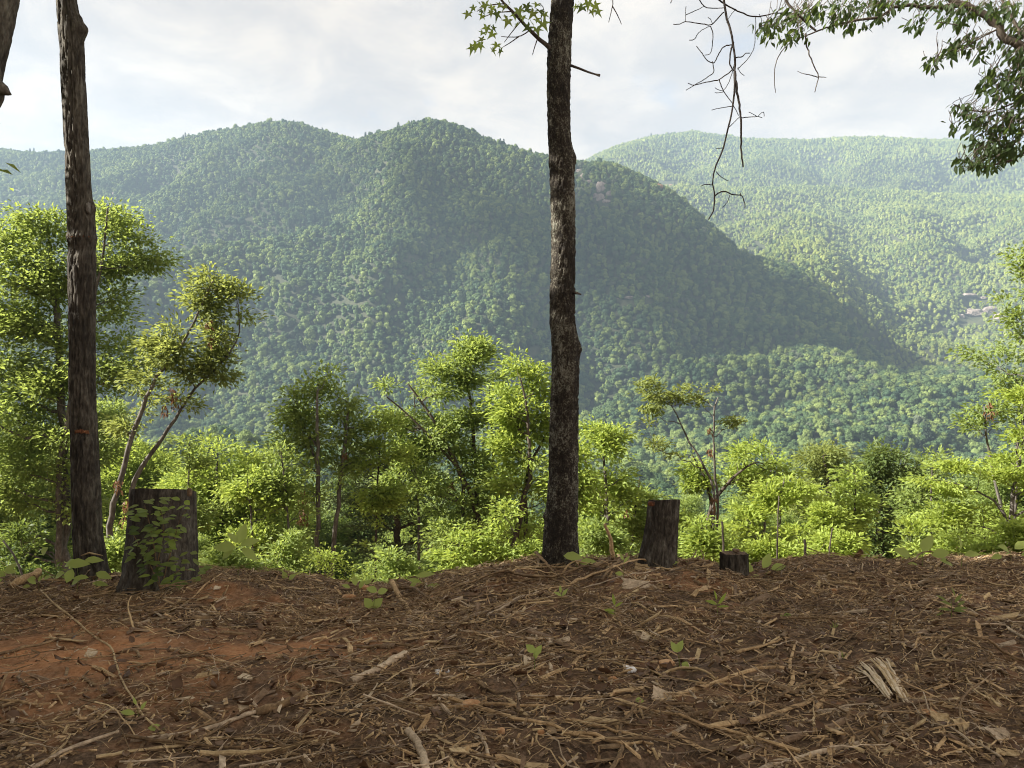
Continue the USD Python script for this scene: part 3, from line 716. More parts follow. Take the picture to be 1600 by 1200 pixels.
    for (px, py, w, h) in dead or []:
        n = int(w * h * .10) + 6
        c = P(px, py, Y - .25)
        pos = c + np.stack([r.uniform(-w / 2, w / 2, n) * Y / F, r.normal(0, .05, n), r.uniform(-h / 2, h / 2, n) * Y / F], 1)
        v, f = leaves(pos, np.stack([r.normal(0, .4, n), r.normal(0, .4, n), -np.ones(n)], 1), r.normal(size=(n, 3)), r.uniform(.06, .11, n), r.uniform(.02, .035, n), .3, .2)
        part(t, 'withered_leaves', (v - base, f), 'leaf_dead', False, label='hanging tuft of withered orange leaves')
    return t


def star_leaf(c, d, up, size):
    """A five-pointed leaf as one small folded sheet."""
    d = unit(np.asarray(d, float)); s = unit(np.cross(d, up)); nrm = np.cross(s, d)
    ang = np.radians([-150, -125, -85, -62, -42, -20, 0, 20, 42, 62, 85, 125, 150])
    rad = np.array([.25, .55, .30, .80, .36, .45, 1.0, .45, .36, .80, .30, .55, .25])
    v = [c] + [c + size * q * (math.cos(a) * d + math.sin(a) * s) + nrm * size * .12 * (abs(math.sin(a)) * q) for a, q in zip(ang, rad)]
    f = [[0, i, i + 1] for i in range(1, len(ang))]
    return np.array(v), np.array(f)


# --- left trunk
YL = 7.5
left_rows = [(0, 89, 119), (30, 91, 124), (75, 94.5, 130), (150, 98, 133.5), (225, 102, 137), (300, 105.5, 141.6), (375, 108, 148), (450, 108, 148), (525, 109, 147), (600, 109.5, 147.5), (675, 111.5, 151), (750, 113, 154), (825, 115, 158), (880, 118, 166), (915, 108, 178)]
cL, rL = profile(left_rows, YL, [(6.6, -4.62, .085), (8.5, -4.75, .07), (11.0, -4.7, .03)])
zL = lambda py: EYE + YL * (CY - py) / F
bL = np.array([cL(np.array([0.]))[0, 0], YL, GZf(-4.1, YL) - .25])
v, f, n_ = bark(cL, rL, bL[2], 10.8, 84, .02, 'furrow', 3, [(zL(46), -.1, .085, .55, .075), (zL(28), .1, .03, .4, .02), (zL(325), -.2, .08, .5, .045), (zL(372), -1.5, .025, 2.6, .018), (zL(392), -1.5, .05, 2.6, -.012), (zL(676), -1.2, .03, .8, -.035), (zL(662), -1.2, .035, .9, .014), (zL(690), -1.1, .03, .9, .012)] + [(zL(915), a_, .15, .30, .04) for a_ in (-2.7, -1.6, -.5)])
tL = thing('tall_tree', 'tall straight furrowed trunk standing left beside the vine-covered stump', 'tree', bL)
part(tL, 'trunk', (v - bL, f), 'bark_furrowed', True)
# raw wounds in the bark
def patch(cfun, rfun, z, th, hz, ht, lift, seed, base):
    r = np.random.default_rng(seed)
    n = 15; T, U = np.meshgrid(np.linspace(-1, 1, n), np.linspace(-1, 1, 7))
    edge = 1 - .5 * r.uniform(0, 1, n)[None, :] * np.abs(U)
    zz = z + hz * U * edge + .35 * hz * np.sin(T * 2 + seed); tt = th + ht * T
    c = cfun(zz.ravel()); R = rfun(zz.ravel()) + lift * (1 - np.maximum(np.abs(T), np.abs(U)).ravel() ** 4) - .006
    v = np.stack([c[:, 0] + R * np.cos(tt.ravel()), c[:, 1] + R * np.sin(tt.ravel()), zz.ravel()], 1) + r.normal(size=(n * 7, 3)) * .003
    i, j = np.meshgrid(np.arange(6), np.arange(n - 1), indexing='ij'); a = (i * n + j).ravel()
    return v - base, np.vstack([np.stack([a, a + 1, a + n + 1], 1), np.stack([a, a + n + 1, a + n], 1)])
part(tL, 'bark_wound', patch(cL, rL, zL(674), -1.25, .022, .55, .008, 2, bL), 'raw_wood', False, label='raw orange cut in the bark')
part(tL, 'bark_wound', patch(cL, rL, zL(372), -1.5, .012, 1.1, .008, 5, bL), 'raw_wood', False, label='rusty collar of swollen bark')
part(tL, 'branch_scar', boulder(np.array([cL(np.array([zL(326)]))[0, 0] + .118, YL - .07, zL(328)]) - bL, (.018, .03, .055), 8, 3), 'bark_grey', True, label='pale knot where a branch was lost')
part(tL, 'bracket_fungus', tube(np.array([P(127, 868, YL - .16), P(140, 864, YL - .2), P(161, 868, YL - .16)]) - bL, [.008, .03, .006], 8, True, .35), 'stick_tan', True, label='flat pale flange low on the trunk')

# --- centre trunk
YM = 7.15
mid_rows = [(0, 861.5, 897.5), (50, 857, 894), (100, 854.5, 892), (150, 854.5, 891.5), (200, 856, 892), (240, 857.5, 895), (280, 859, 898), (320, 860, 899), (380, 861, 899.5), (455, 859, 898.5), (500, 858.5, 898.5), (530, 861.5, 903), (575, 862, 905.5), (600, 861.5, 905), (680, 858.5, 904), (750, 856.5, 903.5), (800, 851.5, 903.5), (840, 847.5, 904), (870, 845.5, 905.5), (888, 840, 911), (905, 828, 922)]
cM, rM = profile(mid_rows, YM, [(6.5, .50, .10), (8.5, .62, .08), (11.2, .7, .03)])
zM = lambda py: EYE + YM * (CY - py) / F
bM = np.array([.44, YM, GZf(.44, YM) - .2])
v, f, n_ = bark(cM, rM, bM[2], 11.0, 84, .02, 'scaly', 7, [(zM(248), 0.05, .09, .5, .035), (zM(545), 0.05, .06, .4, .035), (zM(255), -2.4, .05, .5, .012), (zM(470), -1.0, .06, .5, -.02), (zM(495), -1.7, .05, .5, -.018), (zM(806), 3.0, .03, .3, .025)] + [(zM(895), a_, .13, .30, .045) for a_ in (-2.9, -2.0, -1.2, -.2)])
tM = thing('tall_tree', 'dark lichen-flecked trunk rising in the middle from a heap of shredded wood', 'tree', bM)
part(tM, 'trunk', (v - bM, f), 'bark_scaly', True)
part(tM, 'stub', tube(np.array([P(895, 457, YM - .05), P(902, 458, YM - .1), P(908, 460, YM - .12)]) - bM, [.018, .012, .006], 6), 'bark_dark', True)
part(tM, 'stub', tube(np.array([P(891, 102, YM), P(905, 107, YM - .1), P(920, 113, YM - .15), P(930, 116, YM - .18), P(937, 118, YM - .2)]) - bM, [.013, .011, .009, .008, .013], 6), 'bark_dark', True, label='thin broken dead branch pointing right')
lb = smooth_line([P(858, 74, YM - .1), P(846, 64, YM - .25), P(828, 47, YM - .35), P(805, 22, YM - .4), P(785, 2, YM - .45), P(765, -25, YM - .5)], 14)
part(tM, 'limb', tube(lb - bM, np.linspace(.022, .007, 14), 7), 'bark_dark', True, label='low leafy branch on the left of the trunk')
for q in ([(828, 47), (805, 58), (783, 57)], [(812, 56), (795, 68), (785, 74)], [(815, 32), (800, 50), (788, 66)], [(840, 60), (835, 75), (832, 86)], [(850, 40), (845, 30), (850, 15), (843, 5)], [(800, 18), (775, 20), (750, 30)], [(790, 6), (765, 8), (745, 18)]):
    part(tM, 'twig', tube(smooth_line([P(a, b, YM - .3) for a, b in q], 7) - bM, np.linspace(.006, .003, 7), 5), 'bark_dark', True)
for q in ([(940, -12), (958, 2), (955, 18), (951, 35)], [(957, 10), (965, 24), (971, 38)], [(955, 0), (950, -20), (930, -40)]):
    part(tM, 'twig', tube(smooth_line([P(a, b, YM - .1) for a, b in q], 7) - bM, np.linspace(.006, .003, 7), 5), 'bark_dark', True)
r_ = np.random.default_rng(31)
star_spots = [(738, 14), (748, 18), (733, 22), (744, 66), (752, 72), (740, 74), (756, 62), (776, 70), (770, 76), (782, 76), (762, 42), (768, 50), (757, 48), (773, 40), (795, 30), (803, 24), (812, 12), (822, 8), (832, 22), (838, 30), (830, 34), (826, 14), (790, 10), (780, 6), (768, 8), (758, 4), (750, 8), (816, 28), (808, 38), (845, 14), (850, 22), (842, 6), (838, 46), (776, 22), (786, 26), (796, 4), (846, 36), (826, 44), (764, 22), (754, 26), (906, 6), (912, 12), (920, 16), (928, 8), (916, 4), (933, 14), (924, 20), (902, 12)]
for k, (a, b) in enumerate(star_spots):
    c = P(a + r_.uniform(-3, 3), b + r_.uniform(-3, 3), YM - .3 - r_.uniform(-.15, .25))
    d = np.array([r_.normal(0, .6), r_.normal(0, .35), -.75]); up = np.array([r_.normal(0, .5), -.9 + r_.normal(0, .4), .5])
    vv, ff = star_leaf(c, d, up, r_.uniform(.060, .095)); part(tM, 'leaf', (vv - bM, ff), ['leaf_green', 'leaf_dark', 'leaf_olive', 'leaf_bright'][k % 4 if k % 5 else 0])


# crowns of the two tall trees, above the picture
def high_crown(t, base, c, blobs, stemline, leaf, seed, n, L=.10):
    r = np.random.default_rng(seed); tw, lp, ld = [], [], []
    for k in range(n):
        b = blobs[r.integers(len(blobs))]
        a = np.array(b[:3]) + unit(r.normal(size=3)) * (r.uniform() ** .4) * np.array([b[3], b[3], b[4]])
        z0 = np.clip(a[2] - r.uniform(.6, 1.6), 6.4, 10.6); p0 = np.r_[stemline(np.array([z0]))[0], z0]
        pts = branch(p0, a, 0, 0, .05, 6, r)
        tw.append(tube(pts - base, np.linspace(.03, .004, 6), 4, False)); lp.append(pts[-4:]); ld.append(np.repeat(unit(pts[-1:] - pts[-2:-1]), 4, 0))
    part(t, 'upper_limbs', cat_mesh(tw), 'bark_dark', True, kind='stuff')
    v, f = foliage(np.vstack(lp), np.vstack(ld), r, 14, .28, L, .55)
    part(t, 'crown', (v - base, f), leaf, False, kind='stuff')
high_crown(tL, bL, None, [(-4.8, 7.4, 8.6, 2.6, 1.7), (-3.6, 6.6, 8.2, 1.8, 1.3), (-5.9, 6.2, 8.8, 2.0, 1.4)], cL, 'leaf_green', 41, 50)
high_crown(tM, bM, None, [(.5, 7.2, 9.0, 2.4, 1.7), (-.9, 6.4, 8.7, 1.8, 1.2), (1.9, 6.4, 8.8, 1.8, 1.3)], cM, 'leaf_green', 42, 45)

# --- trunk that just enters at the left edge
YF = 6.6
c_pts = [(-60, 930, 24), (-52, 700, 23), (-44, 400, 22), (-30, 190, 22), (-22, 120, 22), (-8, 60, 22), (4, 0, 22), (16, -80, 20), (30, -220, 17), (40, -420, 10)]
fz = [EYE + YF * (CY - p[1]) / F for p in c_pts][0:]
o = np.argsort(fz); fx_ = PchipInterpolator(np.array(fz)[o], np.array([YF * (p[0] - CX) / F for p in c_pts])[o]); fr_ = PchipInterpolator(np.array(fz)[o], np.array([YF * p[2] / F for p in c_pts])[o])
bF = np.array([float(fx_(fz[0])), YF, fz[0] - .0])
v, f, n_ = bark(lambda q: np.stack([fx_(q), np.full_like(q, YF)], 1), fr_, min(fz), max(fz), 64, .024, 'furrow', 13, [(EYE + YF * (CY - 150) / F, 0, .09, .6, .05)])
tF = thing('leaning_tree', 'dark leaning trunk cut off by the upper left edge of the picture', 'tree', bF)
part(tF, 'trunk', (v - bF, f), 'bark_furrowed', True)
part(tF, 'stub', tube(np.array([P(-6, 135, YF - .02), P(6, 141, YF - .03), P(13, 146, YF - .04), P(18, 148, YF - .04)]) - bF, [.07, .048, .022, .004], 7), 'bark_furrowed', True)
high_crown(tF, bF, None, [(-5.6, 5.2, 8.6, 1.5, .7)], lambda q: np.stack([fx_(np.minimum(q, max(fz))), np.full_like(q, YF)], 1), 'leaf_green', 43, 50)


# --- stumps
def stump(label, rows, Y, style, seed, barkm, notch=None, flare=0, tilt=0.0, back=.15):
    c, rr = profile(rows, Y)
    zt = EYE + Y * (CY - rows[0][0]) / F; zb = EYE + Y * (CY - rows[-1][0]) / F - .12
    base = np.array([Y * ((rows[-1][1] + rows[-1][2]) / 2 - CX) / F, Y, zb])
    t = thing('tree_stump', label, 'stump', base)
    cl = lambda q: c(np.clip(q, zb + .12, zt)); rl = lambda q: rr(np.clip(q, zb + .12, zt)) + flare * np.clip(zb + .3 - q, 0, 1)
    bumps = [(zb + .05, a, .14, .28, .03) for a in (-2.6, -1.9, -1.1, -.3, .5)] if flare else []
    v, f, n = bark(cl, rl, zb, zt + .02, 72, .016, style, seed, bumps)
    sd = 72
    y0_ = v[-sd:, 1].min(); x0_ = v[-sd:, 0].mean()
    v[:, 2] = np.minimum(v[:, 2], zt + tilt * (v[:, 0] - x0_) - back * (v[:, 1] - y0_))
    topring = v[-sd:].copy(); topring[:, 2] += .004 * np.sin(np.arange(sd) / sd * 6.28 * 3 + seed)
    v[-sd:] = topring
    part(t, 'bark', (v - base, f), barkm, True)
    ctr = topring.mean(0)
    rings = [topring * k + ctr * (1 - k) + [0, 0, .004 * math.sin(9 * k) - .001] for k in (.985, .93, .8, .6, .4, .2, .02)]
    tv = np.vstack(rings); m = len(rings)
    i, j = np.meshgrid(np.arange(m - 1), np.arange(sd), indexing='ij'); j2 = (j + 1) % sd
    tf = np.vstack([np.stack([i * sd + j, i * sd + j2, (i + 1) * sd + j2], -1).reshape(-1, 3), np.stack([i * sd + j, (i + 1) * sd + j2, (i + 1) * sd + j], -1).reshape(-1, 3)])
    part(t, 'cut_top', (tv - base, tf), 'cut_wood', False)
    return t, base, c, rr


s1, s1b, _, _ = stump('wide bark-covered stump half hidden by a leafy plant, beside the left trunk', [(757, 208.5, 301), (770, 208, 302.5), (823, 202, 304), (848, 198, 305), (880, 194, 306), (909, 189, 308), (920, 187, 310)], 7.0, 'deep', 21, 'bark_stump', flare=.06, back=.22)
part(s1, 'split_chip', boulder(P(296, 769, 6.76) - s1b, (.022, .02, .035), 4, 2), 'cut_wood', False, label='pale split notch at the right of the cut')
s2, s2b, _, _ = stump('knee-high dark stump leaning right, standing just right of the centre trunk', [(777.5, 1012.5, 1062.5), (800, 1011, 1061.5), (820, 1008.5, 1060), (852, 1003, 1058.5), (867, 999, 1058), (884, 996, 1058.5)], 7.2, 'deep', 23, 'bark_stump', tilt=.02, back=.17)
part(s2, 'split_chip', boulder(P(1018, 787, 7.07) - s2b, (.03, .02, .022), 6, 2), 'raw_wood', False, label='raw reddish splinter at the left of the cut')
s3, s3b, _, _ = stump('smallest stump, cut low, among bright shrubs on the right', [(863, 1125.5, 1168.5), (880, 1125, 1168.5), (900, 1124, 1170)], 6.95, 'deep', 25, 'bark_stump', back=.05)
part(s3, 'split_chip', boulder(P(1150, 860, 6.95) - s3b, (.03, .04, .015), 9, 2), 'cut_wood', False)

# ------------------------------------------------------------------ overhanging tree at the right
YO = 5.6
bO = np.array([4.75, YO + .3, float(GZf(4.75, YO + .3)) - .1])
tO = thing('overhanging_tree', 'tree beyond the right edge whose leafy limbs and a dead branch hang in', 'tree', bO)
trk = smooth_line([bO, bO + [-.05, 0, 1.5], bO + [.05, -.05, 3.2], bO + [.1, -.1, 5.2], bO + [-.1, -.2, 7.2]], 40)
part(tO, 'trunk', tube(trk - bO, np.linspace(.17, .09, 40), 14), 'bark_dark', True)


def limb(pxs, r0, r1, name='limb', label=None, n=None, Y=YO, dy=0.0, start=None, m='bark_dark'):
    pts = [P(p[0], p[1], Y + dy * k / max(len(pxs) - 1, 1)) for k, p in enumerate(pxs)]
    if start is not None: pts = [np.asarray(start, float)] + pts
    n = n or 4 * len(pts); line = smooth_line(pts, n)
    rr = np.linspace(r0, r1, n)
    line[1:-1] += rng.normal(size=(n - 2, 3)) * rr[1:-1, None] * .25
    part(tO, name, tube(line - bO, rr, 8 if r0 > .012 else 5), m, True, label)
    return line


limb([(1680, 118), (1600, 72), (1567, 58), (1558, 42), (1540, 27), (1510, 10), (1489, 1), (1470, -20)], .05, .02, start=bO + [.07, -.05, 3.9])
limb([(1500, 8), (1483, 10), (1450, 12), (1420, 8), (1399, 11), (1375, 27), (1342, 31), (1306, 39), (1264, 54), (1246, 61)], .016, .004)
limb([(1215, -30), (1228, 0), (1245, 20), (1264, 39), (1275, 48)], .014, .007, start=P(1190, -120, YO))
limb([(1259, 52), (1260, 68), (1264, 84), (1272, 104), (1279, 120), (1276, 132), (1273, 144)], .006, .003, 'dead_twig')
limb([(1279, 121), (1265, 117), (1255, 115), (1246, 111)], .004, .002, 'dead_twig')
limb([(1279, 120), (1291, 121)], .004, .002, 'dead_twig', n=4)
limb([(1229, 72), (1218, 85), (1211, 105), (1210, 125), (1212, 145)], .004, .0025, 'dead_twig')
limb([(1246, 55), (1229, 72)], .004, .003, 'dead_twig', n=5)
limb([(1500, 41), (1478, 36), (1463, 35)], .005, .003, 'dead_twig')
limb([(1660, 225), (1600, 238), (1583, 250), (1560, 256), (1530, 262)], .02, .006, start=bO + [.03, -.05, 3.2])
limb([(1660, 190), (1610, 150), (1575, 165), (1545, 175), (1515, 172), (1490, 163)], .014, .004, start=bO + [.05, -.05, 3.5])
limb([(1600, 60), (1585, 35), (1570, 10), (1560, -25)], .014, .006)
limb([(1560, 45), (1530, 60), (1500, 78), (1465, 95)], .007, .003)
# hanging dead branch with its bare twigs
rough_mat('dead_bark', [(.3, (.010, .008, .007)), (.5, (.026, .021, .018)), (.7, (.06, .052, .045))], 14, (1, 1, .4), .5, .006)
D = 'dead branch hanging bare against the sky'
hang = limb([(1280, -190), (1160, -100), (1128, -40), (1131, 0), (1137, 32), (1145, 64), (1148, 87), (1148, 111), (1148, 140), (1145, 166), (1137, 204), (1131, 230), (1119, 259), (1113, 286), (1117, 306), (1115, 329), (1107, 343)], .018, .0045, 'dead_branch', D, n=80, m='dead_bark', start=bO + [0, -.15, 5.4])
for q, r0 in (([(1148, 111), (1151, 140), (1156, 166), (1158, 198), (1158, 227), (1161, 261)], .012), ([(1146, 66), (1141, 84), (1140, 98), (1148, 112)], .009), ([(1117, 306), (1124, 301), (1132, 299), (1145, 304), (1157, 305), (1164, 325)], .007), ([(1158, 305), (1157, 302), (1158, 301)], .004), ([(1140, 305), (1137, 314), (1129, 324)], .003), ([(1119, 268), (1128, 277), (1138, 283)], .004), ([(1113, 289), (1104, 288), (1095, 291)], .005), ([(1131, 231), (1119, 232)], .004),
              ([(1145, 70), (1131, 73), (1122, 86), (1115, 98), (1107, 96), (1097, 83), (1088, 72)], .006), ([(1113, 96), (1115, 111), (1105, 121), (1090, 130), (1072, 141)], .005), ([(1145, 108), (1133, 118), (1122, 125), (1100, 129), (1084, 133), (1075, 130)], .006), ([(1124, 125), (1131, 143), (1138, 153), (1145, 163), (1154, 181)], .005), ([(1130, 142), (1122, 140), (1117, 137)], .003), ([(1131, 143), (1124, 145), (1117, 145)], .003),
              ([(1145, 166), (1130, 168), (1112, 172)], .004), ([(1156, 184), (1172, 183), (1183, 182), (1191, 184)], .005), ([(1185, 181), (1193, 175), (1194, 182)], .003), ([(1183, 182), (1176, 178), (1170, 175)], .003), ([(1150, 90), (1160, 88), (1166, 83), (1172, 83)], .006), ([(1152, 108), (1163, 98), (1172, 87), (1178, 75), (1180, 60), (1180, 48)], .004), ([(1153, 105), (1157, 113), (1163, 118)], .003), ([(1148, 95), (1140, 125), (1134, 137), (1130, 141)], .004), ([(1140, 198), (1148, 190), (1155, 183)], .004),
              ([(1131, 19), (1120, 30), (1110, 39), (1095, 37), (1071, 34), (1060, 38), (1052, 38)], .006), ([(1071, 34), (1071, 22), (1072, 10)], .003), ([(1072, 23), (1086, 17), (1100, 10)], .004), ([(1077, 63), (1085, 61), (1091, 52), (1100, 45), (1110, 41)], .004), ([(1110, 41), (1114, 55), (1113, 70), (1108, 85), (1101, 86)], .005), ([(1113, 38), (1110, 30), (1106, 27)], .003), ([(1135, 35), (1143, 22), (1150, 14)], .003),
              ([(1085, -20), (1093, 0), (1105, 12), (1118, 13), (1131, 12)], .006), ([(1110, -8), (1131, 5), (1157, 19), (1180, 26), (1200, 23), (1218, 20), (1236, 20)], .008), ([(1180, 26), (1181, 38), (1180, 48)], .003), ([(1196, 23), (1204, 36), (1210, 44)], .003), ([(1208, 30), (1218, 12), (1222, -5)], .004), ([(1218, 20), (1228, 24), (1240, 22)], .003), ([(1048, 5), (1055, -10), (1062, -20)], .004), ([(1186, 22), (1190, 33), (1186, 45)], .003)):
    limb(q, r0 * .78, max(r0 * .5, .0025), 'dead_twig', m='dead_bark')
# leaves: tufts along the limbs
r_ = np.random.default_rng(77)
spots = []
def tuft(cx, cy, rx, ry, n):
    for _ in range(int(n * 1.7)):
        u = r_.normal(size=2) * .55
        spots.append((cx + np.clip(u[0], -1, 1) * rx, cy + np.clip(u[1], -1, 1) * ry))
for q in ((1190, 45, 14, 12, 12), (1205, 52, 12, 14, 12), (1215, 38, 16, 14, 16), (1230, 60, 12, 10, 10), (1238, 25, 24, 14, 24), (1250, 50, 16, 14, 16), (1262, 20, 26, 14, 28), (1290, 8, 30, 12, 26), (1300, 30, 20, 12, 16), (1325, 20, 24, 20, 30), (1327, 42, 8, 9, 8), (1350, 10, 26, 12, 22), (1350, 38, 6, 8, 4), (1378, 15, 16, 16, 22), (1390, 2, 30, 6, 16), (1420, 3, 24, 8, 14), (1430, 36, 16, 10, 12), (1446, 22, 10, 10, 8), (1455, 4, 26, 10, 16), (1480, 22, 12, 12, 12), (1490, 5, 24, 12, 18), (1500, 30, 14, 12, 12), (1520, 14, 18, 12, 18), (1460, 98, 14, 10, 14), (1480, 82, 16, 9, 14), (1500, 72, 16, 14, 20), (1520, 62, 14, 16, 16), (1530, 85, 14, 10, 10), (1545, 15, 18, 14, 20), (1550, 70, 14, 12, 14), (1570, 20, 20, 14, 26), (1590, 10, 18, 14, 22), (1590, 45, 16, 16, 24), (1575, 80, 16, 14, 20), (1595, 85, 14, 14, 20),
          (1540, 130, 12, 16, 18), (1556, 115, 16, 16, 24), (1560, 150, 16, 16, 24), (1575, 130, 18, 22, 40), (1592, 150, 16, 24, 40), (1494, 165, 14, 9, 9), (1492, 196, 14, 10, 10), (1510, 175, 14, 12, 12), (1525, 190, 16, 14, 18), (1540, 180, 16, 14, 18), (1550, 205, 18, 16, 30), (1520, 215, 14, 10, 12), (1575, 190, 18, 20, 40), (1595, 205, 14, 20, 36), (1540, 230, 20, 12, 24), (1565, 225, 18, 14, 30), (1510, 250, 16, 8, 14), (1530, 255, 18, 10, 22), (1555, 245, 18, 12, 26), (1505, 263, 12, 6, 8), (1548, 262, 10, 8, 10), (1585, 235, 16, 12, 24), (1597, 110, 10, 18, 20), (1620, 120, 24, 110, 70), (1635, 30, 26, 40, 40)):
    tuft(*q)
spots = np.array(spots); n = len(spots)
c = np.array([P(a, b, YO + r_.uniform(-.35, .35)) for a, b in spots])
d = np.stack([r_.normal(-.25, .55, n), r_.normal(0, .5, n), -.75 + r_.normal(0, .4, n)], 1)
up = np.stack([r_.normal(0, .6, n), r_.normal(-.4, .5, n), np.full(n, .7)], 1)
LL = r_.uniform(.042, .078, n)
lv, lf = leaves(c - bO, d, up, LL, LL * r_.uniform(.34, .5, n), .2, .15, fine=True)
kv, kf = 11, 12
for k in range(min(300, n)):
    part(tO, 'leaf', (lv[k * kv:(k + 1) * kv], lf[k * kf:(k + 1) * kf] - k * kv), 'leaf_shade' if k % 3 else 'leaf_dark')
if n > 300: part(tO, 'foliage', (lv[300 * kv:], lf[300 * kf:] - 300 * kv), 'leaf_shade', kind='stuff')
twl = []
for k in range(0, n, 3):
    p0 = c[k] + [r_.normal(.05, .05), r_.normal(0, .03), r_.uniform(.04, .14)]
    twl.append(tube(np.array([p0, (p0 + c[k]) / 2 + r_.normal(size=3) * .012, c[k]]) - bO, .0025, 3, False))
part(tO, 'twigs', cat_mesh(twl), 'bark_dark', True, kind='stuff')
r2_ = np.random.default_rng(78)
ends = np.array([[4.6, 5.6, 7.6]]) + unit(r2_.normal(size=(60, 3))) * (r2_.uniform(0, 1, 60) ** .4)[:, None] * [2.6, 2.4, 1.5]
tw = [branch(trk[r2_.integers(26, 40)], e, 0, 0, .05, 6, r2_) for e in ends]
part(tO, 'upper_limbs', cat_mesh([tube(q - bO, np.linspace(.03, .004, 6), 4, False) for q in tw]), 'bark_dark', True, kind='stuff')
v, f = foliage(np.vstack([q[-4:] for q in tw]), np.vstack([np.repeat(unit(q[-1:] - q[-2:-1]), 4, 0) for q in tw]), r2_, 16, .3, .1, .5)
part(tO, 'crown', (v - bO, f), 'leaf_green', kind='stuff')

# ------------------------------------------------------------------ trees on the slope just below the clearing
def foot(px, Y, drop=0.0):
    x = Y * (px - CX) / F
    z = float(FZf(x, Y)) if Y > 14 else float(ground_z(x, Y, False))
    return np.array([x, Y, z - .3 - drop])


def stem(px, Y, pts):
    """A stem that starts on the slope below pts[0] and then follows the points seen in the photograph."""
    b = foot(px, Y); pyb = CY - (b[2] - EYE) / Y * F
    return [(px, pyb, pts[0][2] * 1.15)] + pts if pyb > pts[0][1] + 8 else pts


def slope_tree(name, label, Y, stems, blobs, leaf, bk='bark_grey', **k):
    b = foot(stems[0][0][0], Y)
    return crown_tree(name, label, b, [stem(s[0][0], Y, s) for s in stems], blobs, Y, leaf, bk, **k)


slope_tree('broadleaf_tree', 'largest leafy tree on the left, filling the edge behind the tall left trunk', 15, [[(96, 870, 9), (97, 780, 8), (92, 640, 6), (80, 500, 5), (70, 400, 3), (62, 335, 1.5)], [(96, 760, 5), (120, 640, 4), (145, 520, 3), (175, 420, 2), (190, 330, 1.2)]],
           [(60, 345, 45, 28), (20, 400, 40, 40), (80, 420, 50, 40), (185, 345, 38, 28), (150, 400, 40, 40), (205, 395, 38, 22), (40, 500, 50, 50), (110, 500, 45, 50), (165, 470, 30, 30), (-30, 450, 50, 70), (20, 600, 60, 50), (90, 600, 50, 50), (150, 580, 40, 40), (200, 560, 30, 28), (-20, 660, 60, 60), (60, 700, 60, 50), (130, 690, 50, 40), (40, 790, 60, 45), (120, 790, 50, 40), (-40, 780, 40, 50)], 'leaf_green', seed=1, limbs=16, per=20, spread=.22, L=.105, dens=.9)
slope_tree('leaning_twin_tree', 'twin grey stems leaning right, hung with withered orange tufts, behind the wide stump', 12.5, [[(168, 880, 5), (178, 800, 4.5), (200, 720, 4), (222, 650, 3.4), (250, 590, 2.6), (290, 540, 2), (320, 480, 1.5), (340, 440, 1)], [(205, 770, 4), (240, 700, 3.2), (268, 660, 2.6), (300, 610, 2), (345, 565, 1.6), (370, 520, 1.2), (368, 480, .8)]],
           [(330, 450, 28, 18), (365, 465, 26, 16), (300, 480, 30, 26), (355, 510, 22, 24), (265, 510, 22, 16), (320, 540, 34, 30), (280, 570, 36, 26), (250, 540, 18, 14), (235, 590, 24, 20), (330, 580, 24, 20), (215, 620, 26, 20), (300, 620, 26, 16), (190, 650, 30, 24)], 'leaf_olive', seed=2, limbs=9, per=20, spread=.15, L=.095, dens=1.1, dead=[(272, 620, 9, 34), (330, 530, 9, 20), (258, 640, 8, 16), (328, 505, 8, 12), (198, 800, 8, 42), (184, 758, 8, 22)])
slope_tree('round_tree', 'rounded bright yellow-green crown behind the wide stump', 19, [[(350, 900, 6), (352, 800, 4), (345, 740, 2), (350, 715, 1)]],
           [(350, 740, 60, 36), (300, 770, 55, 40), (400, 765, 50, 38), (280, 830, 50, 45), (350, 820, 60, 50), (420, 830, 50, 50), (330, 880, 70, 40), (440, 880, 40, 40)], 'leaf_bright', seed=3, limbs=8, per=18, spread=.26, L=.12, dens=1.0)
slope_tree('slender_twin_tree', 'slender pale tree with two thin stems and a narrow crown, left of centre', 13, [[(500, 880, 3.6), (502, 760, 3.2), (505, 680, 2.6), (508, 610, 1.4)], [(520, 900, 4), (530, 780, 3.2), (541, 690, 2.4), (548, 630, 1.2)]],
           [(508, 610, 22, 22), (490, 640, 32, 24), (530, 650, 26, 24), (460, 655, 22, 10), (565, 640, 24, 20), (505, 680, 40, 22), (560, 680, 26, 26), (470, 690, 30, 16), (500, 725, 30, 18), (545, 730, 28, 20), (470, 760, 24, 14)], 'leaf_green', seed=4, limbs=9, per=18, spread=.15, L=.09, dens=1.05, dead=[(474, 795, 16, 55), (424, 840, 10, 16), (540, 710, 5, 8)])
slope_tree('pine_tree', 'dull olive pine with level branches between the slender tree and the fan-shaped tree', 16, [[(622, 900, 6), (622, 830, 5), (624, 760, 4), (630, 700, 3), (634, 655, 1.5)]],
           [(632, 670, 26, 16), (600, 700, 46, 14), (660, 705, 34, 14), (580, 740, 50, 14), (640, 740, 50, 14), (560, 780, 46, 16), (640, 785, 60, 16), (590, 825, 56, 18), (680, 830, 50, 18), (620, 865, 70, 18)], 'leaf_needle', 'bark_dark', seed=5, limbs=14, per=20, spread=.17, L=.10, aspect=.2, flat=.3, droop=.0, dens=.85)
